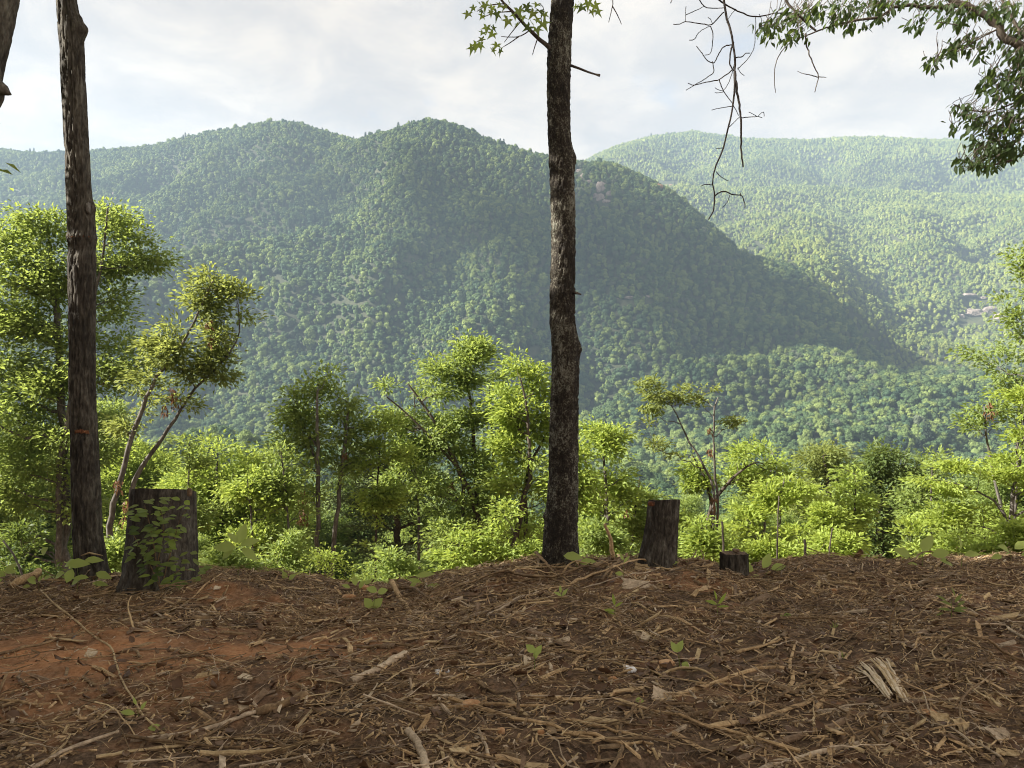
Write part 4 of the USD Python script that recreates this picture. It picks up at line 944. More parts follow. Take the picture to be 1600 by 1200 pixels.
slope_tree('fan_tree', 'tree with dark limbs fanning up left of the centre trunk', 14.5, [[(760, 890, 6), (752, 830, 5), (735, 770, 4.2), (705, 710, 3.2), (675, 650, 2.2), (640, 600, 1.2)], [(745, 790, 4), (742, 720, 3.4), (735, 640, 2.6), (722, 580, 1.5), (715, 550, .8)], [(725, 750, 2.6), (690, 700, 2.2), (655, 660, 1.6), (610, 620, 1)]],
           [(718, 560, 22, 22), (745, 550, 16, 14), (735, 600, 24, 24), (690, 575, 18, 16), (660, 590, 26, 18), (625, 610, 28, 20), (680, 630, 36, 28), (735, 650, 28, 26), (620, 650, 28, 22), (660, 690, 44, 28), (720, 700, 40, 28), (750, 740, 36, 26), (620, 720, 26, 20), (690, 760, 44, 24), (770, 790, 40, 24), (700, 820, 44, 20)], 'leaf_green', 'bark_dark', seed=6, limbs=14, per=19, spread=.17, L=.10, dens=1.1, dead=[(706, 758, 6, 12), (798, 765, 6, 10)])
slope_tree('broadleaf_tree', 'bright yellow-green tree directly behind the left side of the centre trunk', 13.5, [[(800, 880, 5), (815, 800, 4), (828, 720, 3), (822, 640, 2), (812, 590, 1)], [(822, 740, 3), (850, 690, 2), (875, 640, 1)]],
           [(820, 585, 24, 16), (800, 615, 26, 16), (845, 605, 20, 18), (830, 640, 36, 22), (790, 650, 26, 18), (800, 690, 36, 22), (850, 680, 30, 26), (830, 730, 40, 24), (790, 760, 36, 22), (840, 780, 34, 24), (800, 820, 46, 24), (850, 840, 36, 30)], 'leaf_bright', 'bark_dark', seed=7, limbs=10, per=18, spread=.16, L=.10, dens=1.05)
slope_tree('broadleaf_tree', 'leafy yellow-green small tree between the centre trunk and the leaning stump', 11.5, [[(948, 890, 4), (948, 820, 3.2), (945, 760, 2.4), (940, 700, 1.2)], [(948, 800, 2.4), (920, 740, 1.6), (912, 700, 1)]],
           [(925, 685, 24, 18), (955, 700, 26, 20), (915, 720, 26, 20), (965, 740, 26, 22), (930, 760, 36, 22), (980, 770, 18, 16), (920, 800, 28, 20), (960, 810, 30, 18), (915, 840, 24, 18)], 'leaf_bright', seed=8, limbs=9, per=17, spread=.13, L=.085, dens=1.2, dead=[(978, 800, 5, 10), (966, 845, 6, 10)])
slope_tree('sparse_sapling', 'tall sparse sapling with few leaves and a withered tip above the leaning stump', 12, [[(1117, 880, 2.2), (1117, 780, 2), (1110, 720, 1.6), (1108, 640, 1.2), (1112, 620, .8)], [(1116, 770, 2), (1096, 720, 1.6), (1075, 685, 1.3), (1060, 650, 1), (1052, 635, .7)]],
           [(1068, 585, 16, 12), (1085, 605, 22, 10), (1010, 598, 14, 8), (1035, 620, 24, 8), (1060, 620, 18, 8), (1115, 610, 16, 7), (1085, 630, 20, 8), (1025, 640, 14, 6), (1020, 695, 18, 6), (1145, 660, 14, 5), (1050, 665, 10, 5)], 'leaf_olive', seed=9, limbs=8, per=6, spread=.085, L=.08, dens=1.0, flat=.35, dead=[(1107, 672, 6, 12), (1117, 790, 7, 26), (1109, 706, 6, 10)])
slope_tree('broadleaf_tree', 'spreading yellow-green tree on a forked dark stem right of the leaning stump', 13.5, [[(1098, 890, 4), (1102, 820, 3.4), (1115, 775, 3), (1138, 745, 2.2), (1170, 720, 1.2)], [(1110, 785, 2.6), (1098, 740, 1.6), (1080, 710, 1)]],
           [(1085, 720, 24, 14), (1120, 705, 26, 10), (1150, 710, 30, 14), (1190, 718, 28, 14), (1080, 750, 24, 18), (1165, 740, 24, 10), (1095, 785, 20, 20), (1215, 735, 22, 12), (1075, 810, 22, 16)], 'leaf_bright', 'bark_dark', seed=10, limbs=8, per=15, spread=.14, L=.09, dens=1.15, flat=.4)
slope_tree('bright_sapling', 'glowing yellow-green sapling on one thin upright stem behind the low stump', 10.5, [[(1214, 890, 1.8), (1216, 830, 1.5), (1218, 770, 1.2), (1222, 745, .8)]],
           [(1230, 745, 36, 14), (1260, 760, 26, 12), (1205, 765, 26, 10), (1235, 790, 40, 14), (1190, 800, 30, 12), (1160, 830, 34, 14), (1225, 830, 40, 16), (1180, 860, 46, 16), (1250, 860, 30, 14)], 'leaf_yellow', seed=11, limbs=8, per=15, spread=.12, L=.078, dens=1.35, flat=.3, droop=.1)
slope_tree('broadleaf_tree', 'olive-green tree behind the bright saplings right of the low stump', 19, [[(1290, 890, 5), (1292, 800, 4), (1288, 740, 2.5), (1280, 710, 1)]],
           [(1275, 710, 28, 14), (1300, 735, 30, 18), (1265, 740, 22, 16), (1310, 770, 30, 20), (1280, 790, 36, 22), (1320, 820, 30, 30), (1290, 850, 40, 30)], 'leaf_olive', 'bark_dark', seed=12, limbs=8, per=18, spread=.2, L=.11, dens=1.3)
slope_tree('dark_tree', 'darkest bushy tree, deep green, right of the olive-green one', 16, [[(1375, 890, 5), (1378, 820, 4), (1385, 760, 3), (1380, 720, 1.4)], [(1380, 800, 3), (1410, 750, 2), (1430, 720, 1)]],
           [(1350, 718, 28, 14), (1395, 715, 30, 14), (1335, 745, 22, 18), (1375, 750, 36, 20), (1425, 735, 26, 16), (1350, 790, 34, 24), (1400, 790, 40, 26), (1440, 770, 20, 20), (1360, 840, 40, 28), (1410, 840, 40, 28), (1380, 880, 50, 24)], 'leaf_deep', 'bark_dark', seed=13, limbs=10, per=16, spread=.18, L=.095, dens=1.0)
slope_tree('bright_sapling', 'low glowing yellow-green sapling in front of the darkest bushy tree', 10, [[(1292, 890, 1.8), (1290, 840, 1.4), (1285, 805, .8)]],
           [(1285, 805, 24, 10), (1265, 825, 26, 10), (1310, 825, 24, 12), (1280, 850, 40, 14), (1320, 860, 26, 14), (1250, 870, 34, 14)], 'leaf_yellow', seed=14, limbs=7, per=15, spread=.11, L=.075, dens=1.4, flat=.3, droop=.1)
slope_tree('layered_tree', 'bright yellow-green tree with level sprays of leaves at the right edge', 10.8, [[(1576, 890, 4), (1577, 800, 3.4), (1585, 740, 2.4), (1592, 690, 1.4)], [(1576, 830, 3), (1560, 790, 2), (1520, 765, 1.2), (1470, 750, .7)]],
           [(1520, 735, 46, 10), (1470, 755, 40, 10), (1570, 730, 40, 16), (1600, 760, 40, 20), (1540, 770, 50, 10), (1500, 800, 46, 10), (1570, 810, 46, 14), (1460, 815, 34, 8), (1530, 840, 50, 14), (1480, 850, 40, 10), (1590, 850, 40, 18), (1440, 860, 34, 8), (1600, 690, 30, 22), (1610, 630, 24, 24), (1500, 870, 50, 10)], 'leaf_yellow', 'bark_grey', seed=15, limbs=12, per=17, spread=.13, L=.08, dens=1.3, flat=.25, droop=.1, droop_limb=.0)
slope_tree('sparse_sapling', 'tall thin sapling with two bare grey stems reaching up at the right edge', 11.5, [[(1578, 880, 3), (1580, 800, 2.6), (1580, 700, 2.2), (1584, 620, 1.7), (1590, 560, 1.2), (1596, 480, .8)], [(1572, 830, 2.4), (1556, 770, 2.2), (1545, 720, 2), (1536, 680, 1.6), (1532, 635, 1)]],
           [(1590, 395, 16, 22), (1600, 450, 18, 30), (1575, 480, 18, 14), (1540, 555, 26, 12), (1580, 540, 24, 20), (1600, 590, 24, 24), (1548, 590, 20, 12), (1525, 635, 12, 8), (1560, 640, 24, 14), (1515, 660, 12, 5), (1590, 640, 24, 20), (1595, 355, 12, 10)], 'leaf_green', 'bark_grey', seed=16, limbs=9, per=8, spread=.11, L=.085, dens=1.1, dead=[(1547, 645, 12, 10), (1545, 630, 6, 8)])

# airy young trees that close the screen along the edge
for k, (px, top, w, Y, leaf, lab) in enumerate([(455, 690, 60, 12, 'leaf_green', 'thin airy sapling just left of the slender twin tree'), (585, 655, 70, 13, 'leaf_bright', 'thin airy sapling between the slender twin tree and the fan-shaped tree'), (655, 600, 70, 15.5, 'leaf_green', 'tall airy young tree at the left side of the fan-shaped tree'), (775, 590, 60, 15, 'leaf_green', 'tall airy young tree between the fan-shaped tree and the centre trunk'), (900, 690, 50, 10.5, 'leaf_bright', 'thin airy sapling close to the right side of the centre trunk'), (985, 740, 60, 12, 'leaf_green', 'thin airy sapling left of the leaning stump'), (1185, 700, 80, 14, 'leaf_bright', 'airy young tree above the low stump'), (1335, 735, 60, 12.5, 'leaf_bright', 'airy young tree between the two low glowing saplings and the darkest tree'), (1450, 720, 70, 13.5, 'leaf_green', 'airy young tree just right of the darkest tree'), (290, 690, 60, 13, 'leaf_green', 'thin airy sapling just right of the wide stump'), (400, 740, 60, 12, 'leaf_bright', 'thin airy sapling in front of the right side of the round tree')]):
    q = np.random.default_rng(900 + k); h = 890 - top
    sw = q.uniform(-14, 14)
    bl = [(px + sw * (1 - i / 6) + q.uniform(-.3, .3) * w, top + 16 + i * h / 6.5, w * q.uniform(.22, .42), 10 + h * .035 * q.uniform(.7, 1.3)) for i in range(6)] + [(px + q.uniform(-.5, .5) * w, top + h * q.uniform(.15, .75), w * q.uniform(.15, .3), 10) for _ in range(5)]
    slope_tree('young_tree', lab, Y, [[(px, 890, 2.2), (px + sw * .3, top + h * .55, 1.8), (px + sw, top + 6, .7)]], bl, leaf, ['bark_grey', 'bark_dark'][k % 2], seed=400 + k, limbs=7, per=11, spread=.13, L=.088, dens=.62, flat=.4, droop=.15, bare=.12)

# second row: trees standing further down, of four kinds
kinds = []
def kind_tree(label, seed, leaf, h, blobs, **k):
    base = np.array([0., 0., -200. - 40 * seed])
    return dict(seed=seed, leaf=leaf, h=h, blobs=blobs, label=label, **k)
def down_tree(kd, px, Y, top, label, s=1.0, rz=0):
    b = foot(px, Y); h = (EYE + Y * (CY - top) / F) - b[2]
    sc = h / kd['h']
    if 'src' not in kd:
        b0 = b
        st = [[(b0[0], b0[1], b0[2], .11 * sc), (b0[0] + .1 * sc, b0[1], b0[2] + .4 * h, .085 * sc), (b0[0] - .05 * sc, b0[1], b0[2] + .75 * h, .05 * sc), (b0[0], b0[1], b0[2] + .97 * h, .015 * sc)]]
        bl = [(b0[0] + q[0] * sc, b0[1] + q[1] * sc, b0[2] + q[2] * sc, q[3] * sc, q[4] * sc) for q in kd['blobs']]
        kd['src'] = crown_tree('slope_tree', label, b0, st, bl, Y, kd['leaf'], 'bark_grey', seed=kd['seed'], world=True, limbs=10, per=22, spread=.24, L=.125, dens=.9, group=kd['group'])
        kd['sc'] = sc
    else:
        copy_of(kd['src'], b, rz, sc / kd['sc'] * np.array([s, s, 1.0]), label, 'tree', kd['group'])


K = [dict(h=9., seed=61, leaf='leaf_green', group='green trees rising from the slope below', blobs=[(0, 0, 8.0, 1.3, 1.0), (1.1, .3, 6.8, 1.3, 1.0), (-1.2, -.4, 6.6, 1.4, 1.0), (.2, 1.1, 6.2, 1.5, 1.1), (1.4, -.8, 5.4, 1.3, .9), (-1.5, .7, 5.2, 1.4, 1.0), (0, -1.2, 5.6, 1.4, 1.0), (0, 0, 4.2, 1.9, .9)]),
     dict(h=9., seed=62, leaf='leaf_bright', group='bright trees rising from the slope below', blobs=[(.2, 0, 8.1, 1.2, .8), (-1.0, .3, 7.2, 1.2, .7), (1.2, -.4, 7.0, 1.2, .8), (-.4, 1.1, 6.3, 1.5, .8), (1.5, .8, 5.8, 1.4, .8), (-1.6, -.7, 5.6, 1.4, .8), (.4, -1.2, 5.2, 1.6, .8), (0, .2, 4.0, 2.0, .8)]),
     dict(h=9., seed=63, leaf='leaf_dark', group='dark trees rising from the slope below', blobs=[(0, 0, 8.0, 1.0, 1.0), (.7, .3, 6.9, 1.1, 1.0), (-.8, -.3, 6.5, 1.2, 1.0), (.1, .8, 5.6, 1.4, 1.0), (.9, -.7, 4.9, 1.4, 1.0), (-1.0, .6, 4.4, 1.5, 1.0), (0, 0, 3.2, 1.7, .9)])]
for (k, px, Y, top) in [(0, 60, 24, 690), (2, 20, 27, 740), (1, 215, 24, 700), (2, 260, 30, 760), (0, 150, 30, 650), (0, 470, 25, 800), (2, 560, 26, 760), (0, 440, 33, 770), (2, 520, 20, 830), (1, 590, 30, 790), (0, 660, 24, 800), (2, 720, 28, 770), (1, 700, 19, 835), (0, 780, 27, 790), (2, 900, 28, 760), (0, 960, 24, 790), (1, 1010, 28, 800), (1, 1040, 20, 830), (0, 1070, 32, 790), (1, 1130, 17, 830), (0, 1160, 26, 790), (0, 1230, 28, 770), (1, 1340, 24, 800), (0, 1440, 27, 750), (0, 1480, 22, 790), (2, 1530, 28, 740), (1, 1560, 20, 800), (0, 1620, 24, 700), (2, 390, 22, 850), (0, 300, 17, 850), (2, 40, 18, 810), (0, 620, 18, 850), (1, 860, 19, 820), (2, 1440, 19, 820), (2, -60, 22, 700), (1, -120, 28, 640), (0, 1720, 26, 680), (1, 1800, 30, 660)]:
    w = ['green', 'bright yellow-green', 'dark green'][k]
    spot = [q for q in ((-90, 'furthest out past the left edge'), (-30, 'past the left edge'), (30, 'behind the far left of the crest'), (50, 'left of the tall left trunk, nearer row'), (90, 'behind the tall left trunk'), (180, 'between the left trunk and the wide stump'), (230, 'right behind the wide stump'), (280, 'just right of the wide stump'), (340, 'in front of the round tree'), (420, 'in the shade right of the round tree'), (455, 'left of the slender twin tree'), (495, 'behind the stems of the slender twin tree'), (540, 'right of the slender twin tree, nearer row'), (575, 'left of the pine'), (605, 'just left of the pine trunk'), (640, 'at the foot of the pine'), (690, 'between the pine and the fan-shaped tree'), (710, 'at the foot of the fan-shaped tree'), (750, 'behind the fan-shaped tree'), (820, 'left of the foot of the centre trunk'), (880, 'behind the foot of the centre trunk'), (930, 'just right of the centre trunk'), (985, 'between the centre trunk and the leaning stump'), (1025, 'behind the leaning stump'), (1055, 'just right of the leaning stump'), (1100, 'behind the sparse sapling'), (1145, 'behind the low stump'), (1195, 'right of the low stump'), (1280, 'behind the thin upright stem'), (1390, 'left of the darkest bushy tree'), (1450, 'right of the darkest bushy tree'), (1500, 'left of the layered tree'), (1545, 'behind the layered tree'), (1590, 'behind the stems at the right edge'), (1680, 'at the extreme right edge'), (1760, 'past the right edge'), (9999, 'furthest out past the right edge')) if px <= q[0]][0][1]
    down_tree(K[k], px, Y, top, f'{w} tree down the slope, {spot}', rng.uniform(.9, 1.15), rng.uniform(0, 360))

# ------------------------------------------------------------------ things lying on the clearing
def lay(name, label, pxs, r0, r1, m, cat='stick', sides=8, flat=1.0, lift=.0, arch=None, knots=0, group=None, wob=.12):
    """A stick lying on the ground under these places of the photograph; arch: heights above the ground at each of them."""
    pts = np.array([on_ground(a, b) for a, b in pxs])
    hgt = np.array(arch if arch is not None else [lift] * len(pts), float)
    if arch is not None:      # raised points keep their bearing
        for i, (a, b) in enumerate(pxs):
            if hgt[i] > 0: pts[i] = on_ground(a, b + hgt[i] * F / pts[i][1])
    pts[:, 2] += hgt + r0 * .55
    n = max(10, 4 * len(pts)); line = smooth_line(pts, n); rad = np.linspace(r0, r1, n) * rng.uniform(.85, 1.15, n)
    line[1:-1] += rng.normal(size=(n - 2, 3)) * r0 * wob
    for k in range(n):
        g = float(GZf(line[k, 0], line[k, 1])); line[k, 2] = max(line[k, 2], g + rad[k] * .2)
    base = line[n // 2].copy()
    vf = tube(line - base, rad, sides, True, flat)
    path = numbered('/World/' + name); mm = usdkit.mesh(stage, path, vf, MAT[m], 50)
    mm.AddTranslateOp().Set(Gf.Vec3d(*map(float, base)))
    tag(mm, label, cat, group)
    return line


lay('fallen_branch', 'longest reddish-brown branch curving across the lower right below the pale splintered slab', [(1150, 1196), (1200, 1172), (1290, 1142), (1345, 1124), (1420, 1102), (1470, 1098), (1510, 1097)], .018, .011, 'stick_red', 'branch', 9)
lay('fallen_branch', 'smooth brown branch lying right of the folded grey bark flake in front', [(1050, 1092), (1080, 1082), (1130, 1066), (1165, 1052), (1225, 1046)], .014, .010, 'stick_brown', 'branch')
lay('fallen_branch', 'short brown branch lying level left of the folded grey bark flake', [(830, 1090), (870, 1095), (915, 1096), (945, 1090), (965, 1086)], .014, .008, 'stick_brown', 'branch')
lay('fallen_branch', 'straight grey-brown pole with a cut end in the middle of the clearing', [(548, 1068), (575, 1056), (605, 1040), (634, 1024)], .019, .021, 'stick_grey', 'branch', 10, wob=.08)
lay('fallen_branch', 'stout pale-barked branch end poking up at the bottom edge', [(638, 1146), (648, 1158), (658, 1176), (664, 1200), (668, 1230)], .017, .016, 'stick_grey', 'branch', 9, arch=[.05, .03, .015, .01, 0])
lay('fallen_branch', 'long dark-brown branch sweeping up from the bottom left to the middle', [(205, 1158), (260, 1154), (320, 1143), (380, 1122), (425, 1108), (470, 1094)], .013, .009, 'stick_grey', 'branch')
lay('fallen_branch', 'long tan strip lying just below the dark-brown branch at the bottom left', [(150, 1186), (220, 1175), (290, 1166), (325, 1156), (385, 1157), (430, 1160)], .014, .007, 'stick_tan', 'branch', flat=.6)
lay('thin_root', 'long pale wiry root running down the left side of the clearing', [(68, 925), (80, 940), (110, 964), (150, 997), (172, 1012), (182, 1040), (190, 1062), (212, 1100), (232, 1128), (258, 1150)], .0075, .005, 'stick_tan', 'root', 6, arch=[.0, .03, .02, .01, .02, .01, .01, .02, .01, 0])
lay('thin_root', 'thin dark root crossing the pale wiry root at the upper left', [(10, 990), (60, 978), (90, 955), (128, 925)], .007, .004, 'stick_dark', 'root', 6)
lay('fallen_branch', 'mouldering dark branch at the lower left edge', [(0, 1137), (55, 1134), (100, 1122), (150, 1095), (185, 1082)], .012, .005, 'stick_dark', 'branch')
lay('bent_twig', 'dark wiry twig arching off the ground at the right edge', [(1448, 1020), (1475, 1003), (1500, 993), (1540, 1001), (1570, 1022), (1610, 1038)], .008, .007, 'stick_dark', 'twig', 7, arch=[0, .04, .09, .09, .04, .0])
lay('bent_twig', 'short dark twig standing curved above the splintered slab', [(1394, 1014), (1390, 998), (1391, 980), (1398, 962), (1408, 950)], .006, .004, 'stick_dark', 'twig', 6, arch=[0, .06, .15, .24, .31])
lay('fallen_branch', 'dark forked-looking branch left of the pale splintered slab', [(1180, 1104), (1225, 1085), (1258, 1068), (1282, 1054), (1290, 1034)], .011, .006, 'stick_dark', 'branch', arch=[0, .01, .02, .03, .07])
lay('half_buried_log', 'half-buried tan log sloping up towards the splintered slab', [(1110, 1140), (1160, 1132), (1215, 1118), (1265, 1098), (1300, 1078), (1330, 1062)], .021, .009, 'stick_brown', 'log', 10, flat=.6)
lay('fallen_branch', 'two-metre grey branch in the bottom right corner below the reddish one', [(1180, 1212), (1240, 1190), (1290, 1178), (1345, 1163)], .014, .010, 'stick_grey', 'branch')
lay('thin_root', 'thin root looping over the orange mound left of the shallow dip', [(455, 905), (420, 895), (395, 905), (350, 930), (330, 950), (345, 975), (362, 975)], .006, .004, 'stick_tan', 'root', 6)
lay('thin_root', 'crooked root leaning over the orange mound', [(268, 960), (300, 938), (322, 915), (345, 905)], .007, .005, 'stick_brown', 'root', 6, lift=.01)
lay('splinter', 'pale curved splinter standing up below the wide stump', [(209, 985), (203, 965), (200, 950), (205, 940)], .014, .006, 'stick_tan', 'splinter', 6, .6, arch=[0, .08, .15, .2])
lay('fallen_log', 'short diagonal log at the far left behind the leafy sprouts', [(18, 920), (38, 908), (60, 896)], .035, .035, 'stick_brown', 'log', 12, arch=[.0, .04, .08])
lay('fallen_branch', 'dark stick bridging the dip in the crest of the clearing', [(640, 918), (600, 922), (575, 935), (548, 938), (520, 925)], .012, .007, 'stick_dark', 'branch', arch=[.08, .05, .03, .01, .0])
lay('fallen_branch', 'forked dark branch lying right of the bright two-leaved sprout', [(600, 925), (640, 920), (668, 935), (690, 945)], .014, .009, 'stick_dark', 'branch', arch=[.02, .07, .04, 0])
lay('fallen_branch', 'leaning broken stick right of the bright two-leaved sprout', [(612, 912), (625, 935), (640, 962)], .022, .016, 'stick_brown', 'branch', arch=[.09, .03, 0])
lay('bent_twig', 'thin twig running from the two-leaved sprout down towards the orange clay', [(582, 955), (555, 975), (520, 995), (490, 1008)], .007, .005, 'stick_brown', 'twig', 6)
lay('fallen_branch', 'thin tan branch trailing right below the shredded heap', [(690, 965), (740, 950), (790, 946), (830, 936)], .009, .005, 'stick_tan', 'branch')
lay('splinter', 'pale splintered stick standing slanted below the grey-brown pole', [(555, 1108), (572, 1095), (585, 1078), (590, 1070)], .013, .006, 'chip_pale', 'splinter', 6, .5, arch=[0, .01, .04, .06])
lay('splinter', 'pale splinter pointing right beside the slanted one', [(590, 1075), (620, 1055), (640, 1045)], .007, .005, 'stick_tan', 'splinter', 6, .6, arch=[.02, .03, .03])
lay('fallen_branch', 'flat tan strip left of the pale splinters', [(480, 1062), (520, 1068), (560, 1076), (580, 1080)], .012, .007, 'stick_tan', 'branch', 6, .5)
lay('fallen_branch', 'dark log end with a black hollow in the left middle of the clearing', [(400, 1118), (440, 1105), (478, 1090)], .022, .02, 'stick_dark', 'branch', 9)
lay('fallen_branch', 'brown curved branch under the pair of pale-green sprouts', [(845, 1065), (870, 1052), (890, 1045), (905, 1030), (940, 1022)], .016, .006, 'stick_brown', 'branch', 8, .7)
lay('fallen_branch', 'low branch looping below the right-hand sprout', [(1035, 1055), (1060, 1046), (1095, 1048), (1120, 1065)], .009, .006, 'stick_tan', 'branch', arch=[0, .03, .03, 0])
lay('fallen_branch', 'dark rail of wood in the lower right middle', [(1065, 1122), (1110, 1115), (1160, 1108), (1200, 1095)], .014, .007, 'stick_dark', 'branch')
lay('fallen_branch', 'tan slanting branch in the right corner under the curved one', [(1130, 1178), (1165, 1162), (1195, 1148)], .010, .008, 'stick_tan', 'branch')
lay('thin_root', 'slim dark root slanting across the bottom right corner', [(1320, 1125), (1345, 1160), (1375, 1190), (1400, 1215)], .005, .004, 'stick_dark', 'root', 6, arch=[.05, .03, .02, 0])
lay('thin_root', 'slim dark root falling past the right end of the longest branch', [(1530, 1070), (1500, 1105), (1505, 1140), (1515, 1180)], .0055, .004, 'stick_dark', 'root', 6, arch=[.06, .05, .03, .0])
lay('fallen_branch', 'twisted pale stick lying across the crest at the right', [(1285, 910), (1310, 912), (1340, 914), (1380, 918)], .010, .008, 'stick_tan', 'branch')
lay('bent_twig', 'crooked dark twig sticking out over the crest at the right', [(1395, 898), (1420, 880), (1455, 862), (1475, 874), (1505, 890), (1530, 898)], .008, .006, 'stick_dark', 'twig', 6, arch=[0, .07, .14, .1, .04, 0])
lay('bent_twig', 'thin dark twig standing against the light at the foot of the leaning stump', [(1070, 893), (1078, 878), (1088, 862)], .007, .005, 'stick_dark', 'twig', 6, arch=[0, .08, .17])
lay('fallen_branch', 'brown strip bridging the reddish brush heap', [(1130, 935), (1170, 930), (1215, 918)], .012, .008, 'stick_brown', 'branch', 6, .6)
lay('curved_bark', 'curved dark slab of bark with a hollow under it on the brush heap', [(1082, 936), (1095, 925), (1110, 922), (1125, 926)], .032, .018, 'stick_brown', 'bark', 8, .35, arch=[0, .04, .05, .02])

# shredded wood round the foot of the centre trunk
hb0 = on_ground(870, 905)
heap = thing('shredded_wood', 'heap of torn brown root strips round the foot of the centre trunk', 'wood heap', hb0)
for q, a, r0, m in (([(690, 930), (740, 915), (790, 905), (840, 912), (880, 915)], [0, .03, .05, .04, .02], .03, 'stick_brown'), ([(760, 895), (800, 905), (850, 915), (900, 905), (950, 895), (1000, 884)], [0, .04, .05, .08, .09, .1], .034, 'stick_brown'), ([(820, 925), (870, 925), (920, 912), (965, 898), (1010, 890)], [0, .02, .05, .08, .06], .028, 'stick_tan'),
                    ([(838, 872), (850, 890), (868, 905), (890, 914)], [.1, .07, .03, 0], .026, 'stick_brown'), ([(815, 878), (850, 892), (880, 893)], [.05, .04, .02], .012, 'stick_tan'), ([(880, 900), (900, 890), (930, 893), (970, 882)], [.02, .06, .05, .08], .018, 'stick_tan'), ([(775, 912), (820, 898), (870, 908), (905, 920)], [0, .05, .04, 0], .022, 'stick_tan'),
                    ([(740, 925), (790, 920), (830, 924), (870, 934)], [0, .03, .03, 0], .018, 'stick_red'), ([(900, 925), (940, 918), (990, 905), (1030, 893)], [0, .03, .03, .02], .016, 'stick_grey'), ([(930, 890), (960, 898), (985, 908), (1000, 915)], [.09, .07, .03, 0], .009, 'stick_tan'), ([(700, 920), (735, 905), (775, 893), (800, 885)], [0, .03, .03, .0], .016, 'stick_brown'), ([(940, 912), (958, 900), (980, 888)], [.02, .08, .13], .02, 'stick_brown')):
    pts = np.array([on_ground(*p) for p in q]); pts[:, 2] += np.array(a) + .01
    line = smooth_line(pts, 16); line[1:-1] += rng.normal(size=(14, 3)) * r0 * .22
    part(heap, 'strip', tube(line - hb0, r0 * np.linspace(1, .5, 16) * rng.uniform(.55, .95, 16), 8, True, .5), {'stick_tan': 'stick_brown', 'stick_brown': 'stick_dark'}.get(m, m), 45)

# splintered pale slab at the right
sb0 = on_ground(1392, 1075)
slab = thing('splintered_wood', 'pale splintered slab of fresh wood lying at the lower right', 'wood slab', sb0)
for k in range(22):
    u = (k - 10.5) / 11
    a0, b0 = (1362 + 26 * u + rng.uniform(-5, 5), 1045 + 10 * (rng.uniform() - .3) - 6 * u), (1402 + 20 * u + rng.uniform(-4, 4), 1098 + rng.uniform(-7, 6) + 4 * u)
    p, q = on_ground(*a0), on_ground(*b0); p[2] += .055 - .035 * abs(u) + rng.uniform(0, .02); q[2] += .035 - .02 * abs(u) + rng.uniform(0, .012)
    line = smooth_line([p, (p + q) / 2 + [0, 0, .012], q], 8); line[1:-1] += rng.normal(size=(6, 3)) * .003
    part(slab, 'splinter', tube(line - sb0, rng.uniform(.005, .011) * np.array([.35, .7, 1, 1, 1, 1, .9, .6]), 6, True, .7), ['chip_pale', 'chip_pale', 'stick_tan'][k % 3], 40)

# grey bark flakes, stones and scraps
def flake(name, label, px, py, w, h, m, cat, seed, fold=.3, tilt=.5, rz=0.0):
    p = on_ground(px, py); s = p[1] / F; r = np.random.default_rng(seed)
    n = 9; U, V = np.meshgrid(np.linspace(-1, 1, n), np.linspace(-1, 1, 6))
    ed = 1 + .10 * r.normal(size=U.shape) * (np.abs(U) > .7)
    v = np.stack([U * ed * w * s / 2, V * h * s * (1 + .06 * r.normal(size=U.shape)) * (.75 - .25 * U), fold * w * s * (U * U * .5 - np.abs(U + .3) * .3) + .0014 * r.normal(size=U.shape)], -1).reshape(-1, 3)
    c, q = math.cos(rz), math.sin(rz); ct, st = math.cos(tilt), math.sin(tilt)
    v = v @ np.array([[1, 0, 0], [0, ct, st], [0, -st, ct]]) @ np.array([[c, q, 0], [-q, c, 0], [0, 0, 1]])
    v[:, 2] += .012 - v[:, 2].min() * .6
    i, j = np.meshgrid(np.arange(5), np.arange(n - 1), indexing='ij'); a = (i * n + j).ravel()
    top = np.vstack([np.stack([a, a + 1, a + n + 1], 1), np.stack([a, a + n + 1, a + n], 1)])
    v2 = v + [0, 0, -.006]
    m_ = usdkit.mesh(stage, numbered('/World/' + name), (np.vstack([v, v2]), np.vstack([top, top[:, ::-1] + len(v)])), MAT[m], 40)
    m_.AddTranslateOp().Set(Gf.Vec3d(*map(float, p))); tag(m_, label, cat)


flake('bark_flake', 'folded grey-brown bark flake in the middle foreground', 1035, 1092, 30, 12, 'stick_grey', 'bark', 1, .5, .6, -.3)
flake('bark_flake', 'weathered grey slab of bark below the shredded heap', 993, 918, 42, 12, 'stick_grey', 'bark', 2, .2, .55, -.1)
flake('bark_flake', 'small upright tan bark scrap below the weathered grey slab', 1002, 893, 22, 10, 'stick_tan', 'bark', 3, .4, .8, .2)
flake('wood_chip', 'pale wood chip on the orange clay at the left', 143, 1026, 17, 9, 'chip_pale', 'wood chip', 4, .2, .6)
flake('wood_chip', 'pale stub of wood left of the long dark-brown branch', 385, 1062, 26, 7, 'chip_pale', 'wood chip', 6, .1, .3, -.5)
flake('wood_chip', 'cream chip standing beside the dark-brown branch', 380, 1110, 16, 9, 'chip_pale', 'wood chip', 7, .2, .8, .6)
flake('paper_scrap', 'tiny white scrap in the middle of the clearing', 691, 1053, 20, 4, 'paper_white', 'scrap', 8, .1, .4, .25)
flake('paper_scrap', 'white flake below the pale bark right of the middle', 986, 1051, 15, 7, 'paper_white', 'scrap', 9, .1, .5)
flake('wood_chip', 'upright pale chip below the left sprout pair', 824, 1040, 11, 9, 'chip_pale', 'wood chip', 10, .1, .9)
flake('wood_chip', 'pale chip with bark left of the right sprout', 1008, 1000, 16, 9, 'chip_pale', 'wood chip', 11, .2, .5, -.7)
